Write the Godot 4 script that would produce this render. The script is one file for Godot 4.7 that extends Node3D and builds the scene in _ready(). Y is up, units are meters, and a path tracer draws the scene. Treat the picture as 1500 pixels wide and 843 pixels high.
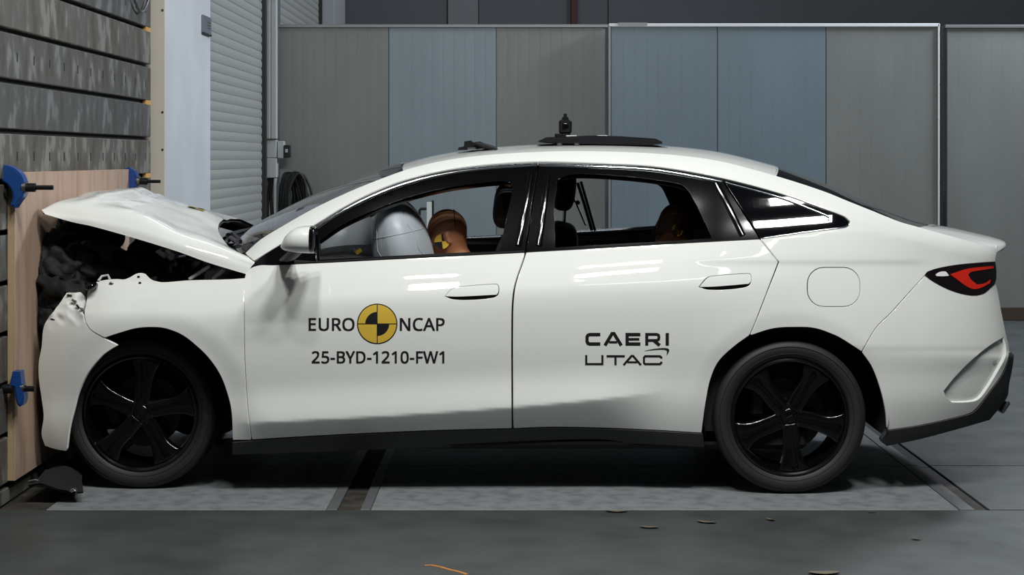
extends Node3D
# A crash-test hall: a white car run into a slotted barrier faced with plywood.
# World: y up, camera at (0, 1.45, 0) looking along -z. Car side at about 7.65 m.

const F := 2618.0        # focal length in pixels of a 1500 x 843 frame
const VX := 755.0        # principal column and the horizon row
const VY := 232.0
const EYE := 1.45
const DN := 7.65         # distance of the widest part of the car's near side
const DC := 8.5875       # distance of the car's centre plane

var M := {}              # materials
var t_belt := PackedFloat32Array()
var t_sill := PackedFloat32Array()
var t_top := PackedFloat32Array()
var t_crease := PackedFloat32Array()
var t_tail := PackedFloat32Array()
var t_prof := PackedFloat32Array()
var rng := RandomNumberGenerator.new()
var bump := FastNoiseLite.new()

# ---------------------------------------------------------------- mesh builder
class MB:
	var v := PackedVector3Array()
	var n := PackedVector3Array()
	var ix := PackedInt32Array()

	func add(p: Vector3, nn: Vector3) -> int:
		v.append(p)
		n.append(nn.normalized() if nn.length_squared() > 1e-14 else Vector3.UP)
		return v.size() - 1

	func tri(a: int, b: int, c: int) -> void:
		var g := (v[b] - v[a]).cross(v[c] - v[a])
		if g.length_squared() < 1e-18:
			return
		if g.dot(n[a] + n[b] + n[c]) > 0.0:
			ix.append_array([a, c, b])
		else:
			ix.append_array([a, b, c])

	func quad(a: int, b: int, c: int, d: int) -> void:
		tri(a, b, c)
		tri(a, c, d)

	func face(p: Array, nn: Vector3) -> void:
		var k := []
		for q in p:
			k.append(add(q, nn))
		for j in range(1, k.size() - 1):
			tri(k[0], k[j], k[j + 1])

	# rows of equal length; normals point away from «inside»
	func grid(rows: Array, inside: Vector3, wrap_u := false, wrap_v := false) -> void:
		var h := rows.size()
		var w: int = rows[0].size()
		var k0 := v.size()
		for r in h:
			for c in w:
				var ra = rows[(r + 1) % h] if wrap_v else rows[mini(r + 1, h - 1)]
				var rb = rows[(r - 1 + h) % h] if wrap_v else rows[maxi(r - 1, 0)]
				var ca := (c + 1) % w if wrap_u else mini(c + 1, w - 1)
				var cb := (c - 1 + w) % w if wrap_u else maxi(c - 1, 0)
				var du: Vector3 = rows[r][ca] - rows[r][cb]
				var dv: Vector3 = ra[c] - rb[c]
				var nn := du.cross(dv)
				if nn.length_squared() < 1e-16:
					nn = rows[r][c] - inside
				if nn.dot(rows[r][c] - inside) < 0.0:
					nn = -nn
				add(rows[r][c], nn)
		for r in (h if wrap_v else h - 1):
			for c in (w if wrap_u else w - 1):
				var r2 := (r + 1) % h
				var c2 := (c + 1) % w
				quad(k0 + r * w + c, k0 + r * w + c2, k0 + r2 * w + c2, k0 + r2 * w + c)

	# a box with chamfered edges
	func box(at: Vector3, size: Vector3, b := 0.0, turn := Basis()) -> void:
		var h := size / 2.0
		b = minf(b, minf(h.x, minf(h.y, h.z)) * 0.9)
		var ax := [Vector3.RIGHT, Vector3.UP, Vector3.BACK]
		for k in 3:
			for s in [-1.0, 1.0]:
				var e1: Vector3 = ax[(k + 1) % 3] * (h[(k + 1) % 3] - b)
				var e2: Vector3 = ax[(k + 2) % 3] * (h[(k + 2) % 3] - b)
				var c: Vector3 = ax[k] * s * h[k]
				var q := []
				for m in [[-1, -1], [1, -1], [1, 1], [-1, 1]]:
					q.append(at + turn * (c + e1 * m[0] + e2 * m[1]))
				face(q, turn * (ax[k] * s))
		if b <= 0.0:
			return
		for k in 3:
			var i1 := (k + 1) % 3
			var i2 := (k + 2) % 3
			for s in [-1.0, 1.0]:
				for u in [-1.0, 1.0]:
					var e: Vector3 = ax[k] * (h[k] - b)
					var p: Vector3 = ax[i1] * s * h[i1] + ax[i2] * u * (h[i2] - b)
					var q: Vector3 = ax[i1] * s * (h[i1] - b) + ax[i2] * u * h[i2]
					face([at + turn * (p - e), at + turn * (p + e), at + turn * (q + e), at + turn * (q - e)], turn * (ax[i1] * s + ax[i2] * u))
		for sx in [-1.0, 1.0]:
			for sy in [-1.0, 1.0]:
				for sz in [-1.0, 1.0]:
					var s := Vector3(sx, sy, sz)
					var i := h - Vector3(b, b, b)
					face([at + turn * (s * Vector3(h.x, i.y, i.z)), at + turn * (s * Vector3(i.x, h.y, i.z)), at + turn * (s * Vector3(i.x, i.y, h.z))], turn * s)

	# profile of (radius, height along the axis «turn.y»)
	func lathe(prof: Array, at: Vector3, turn := Basis(), seg := 32, sharp := 40.0) -> void:
		var m := prof.size()
		var dirs := []
		for j in m - 1:
			var d: Vector2 = prof[j + 1] - prof[j]
			dirs.append(Vector2(d.y, -d.x).normalized())
		for j in m - 1:
			var na: Vector2 = dirs[j]
			var nb: Vector2 = dirs[j]
			if j > 0 and rad_to_deg(absf(dirs[j - 1].angle_to(dirs[j]))) < sharp:
				na = (dirs[j - 1] + dirs[j]).normalized()
			if j < m - 2 and rad_to_deg(absf(dirs[j + 1].angle_to(dirs[j]))) < sharp:
				nb = (dirs[j + 1] + dirs[j]).normalized()
			var k0 := v.size()
			for s in seg:
				var a := TAU * s / seg
				var o := Vector3(cos(a), 0, sin(a))
				add(at + turn * (o * prof[j].x + Vector3.UP * prof[j].y), turn * (o * na.x + Vector3.UP * na.y))
				add(at + turn * (o * prof[j + 1].x + Vector3.UP * prof[j + 1].y), turn * (o * nb.x + Vector3.UP * nb.y))
			for s in seg:
				var s2 := (s + 1) % seg
				quad(k0 + 2 * s, k0 + 2 * s + 1, k0 + 2 * s2 + 1, k0 + 2 * s2)

	func tube(path: Array, r: float, seg := 10, flat := 1.0, flat_dir := Vector3.UP) -> void:
		var k0 := v.size()
		var m := path.size()
		var last := Vector3.ZERO
		for j in m:
			var d: Vector3 = (path[mini(j + 1, m - 1)] - path[maxi(j - 1, 0)]).normalized()
			var a := last
			if j == 0 or absf(a.dot(d)) > 0.98:
				a = flat_dir if absf(flat_dir.dot(d)) < 0.95 else Vector3.RIGHT
				if absf(a.dot(d)) > 0.95:
					a = Vector3.BACK
			a = (a - d * a.dot(d)).normalized()
			last = a
			var b := d.cross(a)
			for s in seg:
				var t := TAU * s / seg
				var o := a * cos(t) * flat + b * sin(t)
				add(path[j] + o * r, a * cos(t) + b * sin(t) * flat)
		for j in m - 1:
			for s in seg:
				var s2 := (s + 1) % seg
				quad(k0 + j * seg + s, k0 + j * seg + s2, k0 + (j + 1) * seg + s2, k0 + (j + 1) * seg + s)
		for e in [0, m - 1]:
			var d: Vector3 = (path[0] - path[1]) if e == 0 else (path[m - 1] - path[m - 2])
			var q := []
			for s in seg:
				q.append(v[k0 + e * seg + s])
			face(q, d)

	func blob(at: Vector3, r: Vector3, turn := Basis(), noise: FastNoiseLite = null, amp := 0.0, rough := 6.0, us := 28, vs := 18, sq := 1.0) -> void:
		var rows := []
		for j in vs + 1:
			var row := []
			var p := -PI / 2 + PI * j / vs
			for i in us:
				var a := TAU * i / us
				var o := Vector3(spow(cos(a), sq) * spow(cos(p), sq), spow(sin(p), sq), spow(sin(a), sq) * spow(cos(p), sq))
				var q := at + turn * (o * r)
				if noise:
					q += (turn * o) * amp * noise.get_noise_3d(q.x * rough, q.y * rough, q.z * rough)
				row.append(q)
			rows.append(row)
		grid(rows, at, true)

	func spow(x: float, e: float) -> float:
		return signf(x) * pow(absf(x), e)

	# flat polygon in the plane (o, ux, uy), pushed along «dep»
	func prism(poly: PackedVector2Array, o: Vector3, ux: Vector3, uy: Vector3, dep: Vector3) -> void:
		var t := Geometry2D.triangulate_polygon(poly)
		var k := []
		var mid := Vector3.ZERO
		for p in poly:
			k.append(o + ux * p.x + uy * p.y)
			mid += k[-1]
		mid = mid / poly.size() + dep / 2
		var nn := ux.cross(uy).normalized()
		if nn.dot(dep) < 0:
			nn = -nn
		for s in [0.0, 1.0]:
			var k0 := v.size()
			for q in k:
				add(q + dep * s, nn if s > 0.5 else -nn)
			for j in range(0, t.size(), 3):
				tri(k0 + t[j], k0 + t[j + 1], k0 + t[j + 2])
		var area := 0.0
		for j in poly.size():
			area += poly[j].cross(poly[(j + 1) % poly.size()])
		for j in poly.size():
			var p: Vector2 = poly[(j + 1) % poly.size()] - poly[j]
			var out2 := Vector2(p.y, -p.x) * signf(area)
			var a: Vector3 = k[j]
			var b: Vector3 = k[(j + 1) % poly.size()]
			face([a, b, b + dep, a + dep], ux * out2.x + uy * out2.y)

	func mesh() -> ArrayMesh:
		var arr := []
		arr.resize(Mesh.ARRAY_MAX)
		arr[Mesh.ARRAY_VERTEX] = v
		arr[Mesh.ARRAY_NORMAL] = n
		arr[Mesh.ARRAY_INDEX] = ix
		var am := ArrayMesh.new()
		am.add_surface_from_arrays(Mesh.PRIMITIVE_TRIANGLES, arr)
		return am

# ---------------------------------------------------------------- naming
var used := {}

func numbered(called: String) -> String:
	used[called] = used.get(called, 0) + 1
	return called if used[called] == 1 else "%s_%03d" % [called, used[called] - 1]

func tag(o: Node3D, label: String, category: String, group := "", kind := "") -> void:
	if label:
		o.set_meta("label", label)
	if category:
		o.set_meta("category", category)
	if group:
		o.set_meta("group", group)
	if kind:
		o.set_meta("kind", kind)

func thing(called: String, label: String, category: String, at := Vector3.ZERO, group := "", kind := "") -> Node3D:
	var o := Node3D.new()
	o.name = numbered(called)
	add_child(o)
	o.position = at
	tag(o, label, category, group, kind)
	return o

func put(called: String, mb, m: Material, parent: Node3D = null, at := Vector3.ZERO) -> MeshInstance3D:
	var o := MeshInstance3D.new()
	o.mesh = mb.mesh() if mb is MB else mb
	o.material_override = m
	o.cast_shadow = GeometryInstance3D.SHADOW_CASTING_SETTING_ON
	if parent:
		o.name = called
		parent.add_child(o, true)
		o.position = at - parent.get_meta("base", Vector3.ZERO)
	else:
		o.name = numbered(called)
		add_child(o)
		o.position = at
	return o

# ---------------------------------------------------------------- places
func at_px(px: float, py: float, d: float) -> Vector3:
	return Vector3((px - VX) * d / F, EYE - (py - VY) * d / F, -d)

func mirrored(p: Vector3) -> Vector3:
	return Vector3(p.x, p.y, -2.0 * DC - p.z)

func table(pts: Array, x: float) -> float:
	var m := pts.size()
	if x <= pts[0].x:
		return pts[0].y
	for j in m - 1:
		if x <= pts[j + 1].x:
			var p0: Vector2 = pts[maxi(j - 1, 0)]
			var p1: Vector2 = pts[j]
			var p2: Vector2 = pts[j + 1]
			var p3: Vector2 = pts[mini(j + 2, m - 1)]
			var w := p2.x - p1.x
			var t := (x - p1.x) / w
			var m1 := (p2.y - p0.y) / (p2.x - p0.x) * w
			var m2 := (p3.y - p1.y) / (p3.x - p1.x) * w
			var t2 := t * t
			var t3 := t2 * t
			return (2 * t3 - 3 * t2 + 1) * p1.y + (t3 - 2 * t2 + t) * m1 + (3 * t2 - 2 * t3) * p2.y + (t3 - t2) * m2
	return pts[m - 1].y

func v2(a: Array) -> PackedVector2Array:
	var o := PackedVector2Array()
	for j in range(0, a.size(), 2):
		o.append(Vector2(a[j], a[j + 1]))
	return o

# closed outline through the given points, rounded except where it turns sharply
func smooth(a, step := 4.0, sharp := 38.0) -> PackedVector2Array:
	var p: PackedVector2Array = a if a is PackedVector2Array else v2(a)
	var m := p.size()
	var o := PackedVector2Array()
	var tang := []
	for j in m:
		var d1 := (p[j] - p[(j - 1 + m) % m])
		var d2 := (p[(j + 1) % m] - p[j])
		if rad_to_deg(absf(d1.angle_to(d2))) > sharp:
			tang.append(null)
		else:
			tang.append((d1 + d2).normalized())
	for j in m:
		var a1 := p[j]
		var b1 := p[(j + 1) % m]
		var l := a1.distance_to(b1)
		var ta: Vector2 = (b1 - a1) if tang[j] == null else tang[j] * l
		var tb: Vector2 = (b1 - a1) if tang[(j + 1) % m] == null else tang[(j + 1) % m] * l
		var k := maxi(1, int(ceil(l / step)))
		for i in k:
			var t := float(i) / k
			var t2 := t * t
			var t3 := t2 * t
			o.append(a1 * (2 * t3 - 3 * t2 + 1) + ta * (t3 - 2 * t2 + t) + b1 * (3 * t2 - 2 * t3) + tb * (t3 - t2))
	return o

func rounded_rect(x0: float, y0: float, x1: float, y1: float, r: float) -> PackedVector2Array:
	var o := PackedVector2Array()
	for k in 4:
		var c := Vector2([x1 - r, x0 + r, x0 + r, x1 - r][k], [y1 - r, y1 - r, y0 + r, y0 + r][k])
		for j in 7:
			var a := PI / 2 * k + PI / 2 * j / 6
			o.append(c + Vector2(cos(a), sin(a)) * r)
	return o

func circle(c: Vector2, r: float, seg := 40) -> PackedVector2Array:
	var o := PackedVector2Array()
	for j in seg:
		o.append(c + Vector2.from_angle(TAU * j / seg) * r)
	return o

# ---------------------------------------------------------------- the car's side as a surface
func car_tables() -> void:
	var belt := [Vector2(300, 412), Vector2(360, 404), Vector2(395, 394), Vector2(465, 387), Vector2(630, 378), Vector2(770, 371), Vector2(900, 363), Vector2(1000, 357), Vector2(1110, 351), Vector2(1180, 345), Vector2(1240, 340), Vector2(1300, 344), Vector2(1360, 354), Vector2(1420, 364), Vector2(1500, 376)]
	var sill := [Vector2(50, 660), Vector2(340, 648), Vector2(750, 629), Vector2(1030, 634), Vector2(1300, 634), Vector2(1500, 612)]
	var top := [Vector2(359, 371), Vector2(380, 352), Vector2(407, 335), Vector2(460, 305), Vector2(513, 280), Vector2(560, 261), Vector2(593, 249), Vector2(640, 237), Vector2(700, 228), Vector2(780, 222.5), Vector2(850, 221), Vector2(930, 223), Vector2(1000, 228), Vector2(1060, 237), Vector2(1135, 257), Vector2(1168, 267), Vector2(1212, 282), Vector2(1240, 293.5), Vector2(1280, 309.5), Vector2(1316, 324), Vector2(1340, 331), Vector2(1387, 344), Vector2(1453, 362), Vector2(1475, 366)]
	var crease := [Vector2(300, 626), Vector2(370, 620), Vector2(560, 610), Vector2(750, 597), Vector2(900, 583), Vector2(1000, 571), Vector2(1100, 560)]
	var tail := [Vector2(250, 1470), Vector2(345, 1469), Vector2(363, 1466), Vector2(384, 1463), Vector2(420, 1464), Vector2(450, 1470), Vector2(490, 1478), Vector2(515, 1483), Vector2(525, 1488), Vector2(545, 1485), Vector2(580, 1480), Vector2(620, 1470), Vector2(700, 1460)]
	for x in 1601:
		t_belt.append(table(belt, x))
		t_sill.append(table(sill, x))
		t_top.append(table(top, x))
		t_crease.append(table(crease, x))
	for y in 901:
		t_tail.append(table(tail, y))
	for j in 1201:
		t_prof.append(table(PROFILE, (j - 40) / 1000.0))

func look(t: PackedFloat32Array, x: float) -> float:
	x = clampf(x, 0.0, t.size() - 1.001)
	var i := int(x)
	return lerpf(t[i], t[i + 1], x - i)

const PROFILE := [Vector2(-0.03, 0.116), Vector2(0, 0.102), Vector2(0.05, 0.0785), Vector2(0.1, 0.0552), Vector2(0.16, 0.0306), Vector2(0.21, 0.0128), Vector2(0.27, 0.0034), Vector2(0.36, 0.0), Vector2(0.52, 0.004), Vector2(0.7, 0.016), Vector2(0.86, 0.022), Vector2(1.0, 0.05), Vector2(1.1, 0.09)]

# how far behind DN the side of the car lies
func inset(px: float, py: float) -> float:
	var belt := look(t_belt, px)
	var d := 0.0
	if py >= belt:
		var sill := look(t_sill, px)
		var t := (py - belt) / (sill - belt)
		d = look(t_prof, t * 1000.0 + 40.0) 
		# the rear haunch is fuller: its shoulder rolls over lower down
		var full := smoothstep(960.0, 1240.0, px)
		if full > 0.0 and t < 0.75:
			var u := 1.0 - t / 0.75
			d = lerpf(d, maxf(d, 0.102 * u * u), full)
		var yc := look(t_crease, px)
		var amp := smoothstep(330.0, 400.0, px) * (1.0 - smoothstep(860.0, 1000.0, px))
		if amp > 0.0:
			# the sill flare: out to the crease, then tucked under, the crease itself rounded
			var q := py - yc
			var up := clampf(1.0 + q / 60.0, 0.0, 1.0)
			var over := 0.5 * (q + sqrt(q * q + 6.0))
			d += amp * (-0.028 * up * up + over * 0.0012)
	else:
		var h := (belt - py) / 340.0
		d = 0.102 + 0.45 * h + 0.25 * h * h
	var rim := clampf((look(t_top, px) + 24.0 - py) / 24.0, 0.0, 1.2)
	if px > 340.0:
		d += 0.05 * rim * rim
	for c in [Vector2(221, 606), Vector2(1160, 606)]:
		var r := Vector2(px, py).distance_to(c)
		if r < 165.0:
			d += 0.010 * (1.0 - smoothstep(116.0, 152.0, r))
	var edge := smoothstep(990.0, 1060.0, px) * (1.0 - smoothstep(1330.0, 1375.0, px))
	if edge > 0.0:
		d += 0.0028 * edge * tanh((py - 385.0) / 3.5)
	var e := clampf((px - look(t_tail, py) + 240.0) / 240.0, 0.0, 0.9995)
	if e > 0.0:
		d += 0.03 * e * e + 0.30 * (1.0 - sqrt(1.0 - e * e))
	if px < 190.0:
		var g := (190.0 - px) / 130.0
		d += 0.09 * g * g
		if px < 135.0 and py < 480.0:
			d += 0.016 * bump.get_noise_2d(px * 1.6, py * 1.6) * smoothstep(135.0, 105.0, px) * smoothstep(485.0, 460.0, py)
	return d

func side0(p: Vector2) -> Vector3:
	return at_px(p.x, p.y, DN + inset(p.x, p.y))

func side_n(p: Vector2) -> Vector3:
	var a := side0(p + Vector2(1.2, 0)) - side0(p - Vector2(1.2, 0))
	var b := side0(p + Vector2(0, 1.2)) - side0(p - Vector2(0, 1.2))
	var n := b.cross(a).normalized()
	return n if n.z > -0.2 else -n

func side(p: Vector2, off := 0.0) -> Vector3:
	return side0(p) + side_n(p) * off

# a sheet of the side inside an outline, its edges turned in by «lip»
func sheet(outline: PackedVector2Array, holes := [], off := 0.0, lip := 0.03, cell := 8.0, mirror := false, edge := 0.8) -> MB:
	var mb := MB.new()
	var box := Rect2(outline[0], Vector2.ZERO)
	for p in outline:
		box = box.expand(p)
	var rings := [outline]
	rings.append_array(holes)
	var touched := {}
	for ring in rings:
		for j in ring.size():
			var a: Vector2 = ring[j]
			var b: Vector2 = ring[(j + 1) % ring.size()]
			var k := maxi(1, int(ceil(a.distance_to(b) / 1.0)))
			for i in k + 1:
				var q := a.lerp(b, float(i) / k) / cell
				for ox in [-0.02, 0.02]:
					for oy in [-0.02, 0.02]:
						touched[Vector2i(int(floor(q.x + ox)), int(floor(q.y + oy)))] = true
	var known := {}
	var idx := func(p: Vector2) -> int:
		var key := Vector2i(int(round(p.x * 50.0)), int(round(p.y * 50.0)))
		if not known.has(key):
			var nn := side_n(p)
			var w := side0(p) + nn * off
			if mirror:
				w = mirrored(w)
				nn.z = -nn.z
			known[key] = mb.add(w, nn)
		return known[key]
	for cx in range(int(floor(box.position.x / cell)), int(ceil(box.end.x / cell))):
		for cy in range(int(floor(box.position.y / cell)), int(ceil(box.end.y / cell))):
			var q := PackedVector2Array([Vector2(cx, cy) * cell, Vector2(cx + 1, cy) * cell, Vector2(cx + 1, cy + 1) * cell, Vector2(cx, cy + 1) * cell])
			if not touched.has(Vector2i(cx, cy)):
				var mid := Vector2(cx + 0.5, cy + 0.5) * cell
				var inn := Geometry2D.is_point_in_polygon(mid, outline)
				for h in holes:
					inn = inn and not Geometry2D.is_point_in_polygon(mid, h)
				if inn:
					mb.quad(idx.call(q[0]), idx.call(q[1]), idx.call(q[2]), idx.call(q[3]))
				continue
			var pieces := Geometry2D.intersect_polygons(q, outline)
			for h in holes:
				var rest := []
				for piece in pieces:
					rest.append_array(Geometry2D.clip_polygons(piece, h))
				pieces.assign(rest)
			for piece in pieces:
				var t := Geometry2D.triangulate_polygon(piece)
				for j in range(0, t.size(), 3):
					mb.tri(idx.call(piece[t[j]]), idx.call(piece[t[j + 1]]), idx.call(piece[t[j + 2]]))
	if lip > 0.0:
		for r in rings.size():
			var ring: PackedVector2Array = rings[r]
			var area := 0.0
			for j in ring.size():
				area += ring[j].cross(ring[(j + 1) % ring.size()])
			var sgn := signf(area) * (1.0 if r == 0 else -1.0)
			var m := ring.size()
			var k0 := mb.v.size()
			for j in m:
				var tdir := (ring[(j + 1) % m] - ring[(j - 1 + m) % m]).normalized()
				var outw := Vector2(tdir.y, -tdir.x) * sgn
				var p := ring[j]
				var nn := side_n(p)
				var lat := (side0(p + outw) - side0(p - outw)).normalized()
				var base := side0(p)
				var pts := [base + nn * off, base + lat * edge * 0.0029 + nn * (off - minf(lip, edge * 0.003)), base + lat * edge * 0.0029 + nn * (off - lip)]
				var nrm := [nn, (nn + lat * 2.0).normalized(), lat]
				for k in 3:
					var w: Vector3 = pts[k]
					var q: Vector3 = nrm[k]
					if mirror:
						w = mirrored(w)
						q.z = -q.z
					mb.add(w, q)
			for j in m:
				var j2 := (j + 1) % m
				for k in 2:
					mb.quad(k0 + j * 3 + k, k0 + j2 * 3 + k, k0 + j2 * 3 + k + 1, k0 + j * 3 + k + 1)
	return mb

func shrunk(p: PackedVector2Array, by: float) -> PackedVector2Array:
	var best := p
	var most := 0.0
	for q in Geometry2D.offset_polygon(p, -by, Geometry2D.JOIN_MITER):
		var a := 0.0
		for j in q.size():
			a += q[j].cross(q[(j + 1) % q.size()])
		if absf(a) > most:
			most = absf(a)
			best = q
	return best

# a bead that runs along the side
func bead(pts: PackedVector2Array, half: float, high: float, off := 0.0, mirror := false) -> MB:
	var mb := MB.new()
	var rows := []
	for j in pts.size():
		var d := (pts[mini(j + 1, pts.size() - 1)] - pts[maxi(j - 1, 0)]).normalized()
		var o := Vector2(-d.y, d.x)
		var row := []
		for k in 7:
			var a := PI * k / 6.0
			var w := side(pts[j] + o * cos(a) * half, off + sin(a) * high)
			row.append(mirrored(w) if mirror else w)
		rows.append(row)
	var mid: Vector3 = side(pts[pts.size() / 2], -3.0)
	mb.grid(rows, mirrored(mid) if mirror else mid)
	return mb

func open_curve(a: Array, step := 4.0) -> PackedVector2Array:
	var p := v2(a)
	var o := PackedVector2Array()
	for j in p.size() - 1:
		var p0 := p[maxi(j - 1, 0)]
		var p3 := p[mini(j + 2, p.size() - 1)]
		var k := maxi(1, int(ceil(p[j].distance_to(p[j + 1]) / step)))
		for i in k:
			o.append(p[j].cubic_interpolate(p[j + 1], p0, p3, float(i) / k))
	o.append(p[p.size() - 1])
	return o

# rows of control points to a smooth net
func net(ctrl: Array, nu: int, nv: int) -> Array:
	var fine := []
	for row in ctrl:
		var c := Curve3D.new()
		var o := []
		var m: int = row.size()
		for i in nu + 1:
			var t := float(i) / nu * (m - 1)
			var j := mini(int(t), m - 2)
			o.append(row[j].cubic_interpolate(row[j + 1], row[maxi(j - 1, 0)], row[mini(j + 2, m - 1)], t - j))
		fine.append(o)
	var rows := []
	var h := fine.size()
	for r in nv + 1:
		var t := float(r) / nv * (h - 1)
		var j := mini(int(t), h - 2)
		var o := []
		for i in nu + 1:
			o.append(fine[j][i].cubic_interpolate(fine[j + 1][i], fine[maxi(j - 1, 0)][i], fine[mini(j + 2, h - 1)][i], t - j))
		rows.append(o)
	return rows

# ---------------------------------------------------------------- materials
func mat(called: String, c: Color, rough := 0.6, metal := 0.0) -> StandardMaterial3D:
	var m := StandardMaterial3D.new()
	m.resource_name = called
	m.albedo_color = c
	m.roughness = rough
	m.metallic = metal
	M[called] = m
	return m

func c8(r: int, g: int, b: int) -> Color:
	return Color8(r, g, b)

func noise_tex(freq: float, cols: Array, at: Array, size := 512, octaves := 5, nseed := 1, kind := FastNoiseLite.TYPE_SIMPLEX_SMOOTH) -> NoiseTexture2D:
	var n := FastNoiseLite.new()
	n.noise_type = kind
	n.seed = nseed
	n.frequency = freq
	n.fractal_octaves = octaves
	var g := Gradient.new()
	g.offsets = PackedFloat32Array(at)
	g.colors = PackedColorArray(cols)
	var t := NoiseTexture2D.new()
	t.width = size
	t.height = size
	t.seamless = true
	t.noise = n
	t.color_ramp = g
	return t

func grunge(m: StandardMaterial3D, t: Texture2D, scale: Vector3) -> void:
	m.albedo_texture = t
	m.uv1_triplanar = true
	m.uv1_world_triplanar = true
	m.uv1_scale = scale

func grey(x: float) -> Color:
	return Color(x, x, x)

func materials() -> void:
	var m := mat("paint", Color(0.9, 0.902, 0.89), 0.65)
	m.metallic_specular = 0.2
	m.clearcoat_enabled = true
	m.clearcoat = 1.0
	m.clearcoat_roughness = 0.02
	mat("gloss_black", c8(9, 9, 11), 0.07)
	mat("seal_black", c8(12, 12, 13), 0.85)
	mat("trim_black", c8(26, 26, 28), 0.55)
	mat("cladding", c8(44, 44, 46), 0.62)
	mat("dark", c8(8, 7, 8), 0.85)
	mat("soot", c8(16, 14, 15), 0.8)
	mat("rubber", c8(32, 32, 33), 0.62)
	mat("wheel_black", c8(9, 9, 10), 0.16)
	mat("chrome", c8(220, 222, 226), 0.08, 1.0)
	mat("steel", c8(150, 152, 155), 0.35, 1.0)
	mat("disc", c8(60, 58, 58), 0.45, 1.0)
	m = mat("glass", c8(30, 36, 40), 0.02)
	m.transparency = BaseMaterial3D.TRANSPARENCY_ALPHA
	m.albedo_color.a = 0.45
	mat("privacy_glass", c8(10, 11, 14), 0.02)
	mat("lamp_black", c8(24, 18, 22), 0.06)
	m = mat("lamp_red", c8(205, 42, 30), 0.12)
	m.emission_enabled = true
	m.emission = c8(160, 14, 8)
	m.emission_energy_multiplier = 0.25
	mat("decal_black", c8(18, 18, 18), 0.5)
	mat("decal_yellow", c8(214, 176, 62), 0.5)
	m = mat("airbag", c8(168, 175, 183), 0.42)
	m.rim_enabled = true
	m.rim = 0.4
	mat("seat", c8(30, 29, 31), 0.75)
	mat("lining", c8(44, 40, 40), 0.9)
	mat("door_card", c8(84, 88, 92), 0.7)
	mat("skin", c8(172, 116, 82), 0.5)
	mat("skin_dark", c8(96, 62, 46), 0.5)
	mat("blue_paint", c8(26, 66, 130), 0.35)
	mat("black_metal", c8(26, 26, 30), 0.4, 0.4)
	mat("cable", c8(13, 13, 14), 0.6)
	mat("sticker_yellow", c8(150, 128, 62), 0.6)
	mat("white_plastic", c8(196, 200, 202), 0.5)
	mat("pale_scrap", c8(178, 180, 180), 0.4)
	mat("engine_grey", c8(70, 68, 74), 0.6)
	mat("wood_block", c8(206, 158, 84), 0.7)
	mat("rust", c8(70, 58, 48), 0.8)
	mat("leaf", c8(104, 94, 76), 0.8)
	mat("orange_paint", c8(190, 120, 40), 0.7)
	m = mat("pillar_paint", c8(214, 218, 222), 0.55)
	grunge(m, noise_tex(0.006, [grey(0.93), grey(1.0)], [0.2, 0.8], 256, 4, 11), Vector3(0.4, 0.4, 0.4))
	m = mat("pillar_edge", c8(200, 192, 180), 0.6)
	mat("shutter", c8(176, 178, 174), 0.42, 0.25)
	mat("duct", c8(178, 182, 184), 0.5)
	# panels
	for k in [["panel_grey", c8(133, 136, 133), 3], ["panel_blue", c8(142, 155, 163), 4], ["panel_slate", c8(120, 136, 147), 5]]:
		m = mat(k[0], k[1], 0.42)
		grunge(m, noise_tex(0.008, [grey(0.965), grey(1.0)], [0.25, 0.75], 256, 3, k[2]), Vector3(0.8, 0.25, 0.8))
	mat("panel_trim", c8(138, 140, 142), 0.4, 0.3)
	mat("panel_trim_bright", c8(236, 238, 240), 0.3)
	mat("far_wall", c8(106, 107, 112), 0.8)
	mat("far_wall_light", c8(136, 138, 142), 0.8)
	mat("far_column", c8(160, 164, 168), 0.7)
	mat("red_post", c8(92, 44, 44), 0.6)
	mat("ceiling", c8(62, 62, 64), 0.9)
	mat("room_wall", c8(96, 98, 102), 0.85)
	# floor paint
	m = mat("floor_paint", c8(70, 74, 74), 0.5)
	grunge(m, noise_tex(0.012, [grey(0.88), grey(0.96), grey(1.0)], [0.2, 0.5, 0.8], 1024, 5, 21), Vector3(0.22, 0.22, 0.22))
	m.roughness_texture = noise_tex(0.02, [grey(0.75), grey(1.0)], [0.25, 0.75], 512, 5, 22)
	m.metallic_specular = 0.4
	m = mat("lane_paint", c8(130, 133, 136), 0.5)
	grunge(m, noise_tex(0.016, [grey(0.82), grey(0.94), grey(1.0)], [0.15, 0.45, 0.8], 1024, 6, 23), Vector3(0.6, 0.6, 0.6))
	m.metallic_specular = 0.2
	mat("rail_steel", c8(92, 93, 96), 0.5)
	m = mat("channel_dirt", c8(64, 58, 52), 0.9)
	grunge(m, noise_tex(0.03, [grey(0.6), grey(1.0)], [0.2, 0.8], 256, 5, 24), Vector3(1, 1, 1))
	mat("seam", c8(34, 34, 34), 0.9)
	# barrier plates and plywood
	for k in 3:
		m = mat("plate_%d" % k, [c8(118, 118, 116), c8(126, 124, 118), c8(110, 112, 112)][k], 0.6, 0.15)
		grunge(m, noise_tex(0.007, [Color(0.60, 0.55, 0.49), Color(0.72, 0.70, 0.67), Color(0.72, 0.72, 0.72), Color(1.35, 1.33, 1.27)], [0.12, 0.42, 0.58, 0.95], 1024, 5, 31 + k), Vector3(0.9, 0.45, 0.9))
	mat("slot_black", c8(18, 17, 17), 0.8)
	m = mat("plywood", c8(180, 154, 136), 0.65)
	grunge(m, noise_tex(0.012, [Color(0.91, 0.88, 0.86), Color(0.97, 0.96, 0.95), Color(1, 1, 1)], [0.15, 0.5, 0.85], 512, 5, 41), Vector3(1.2, 0.25, 1.6))
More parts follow.
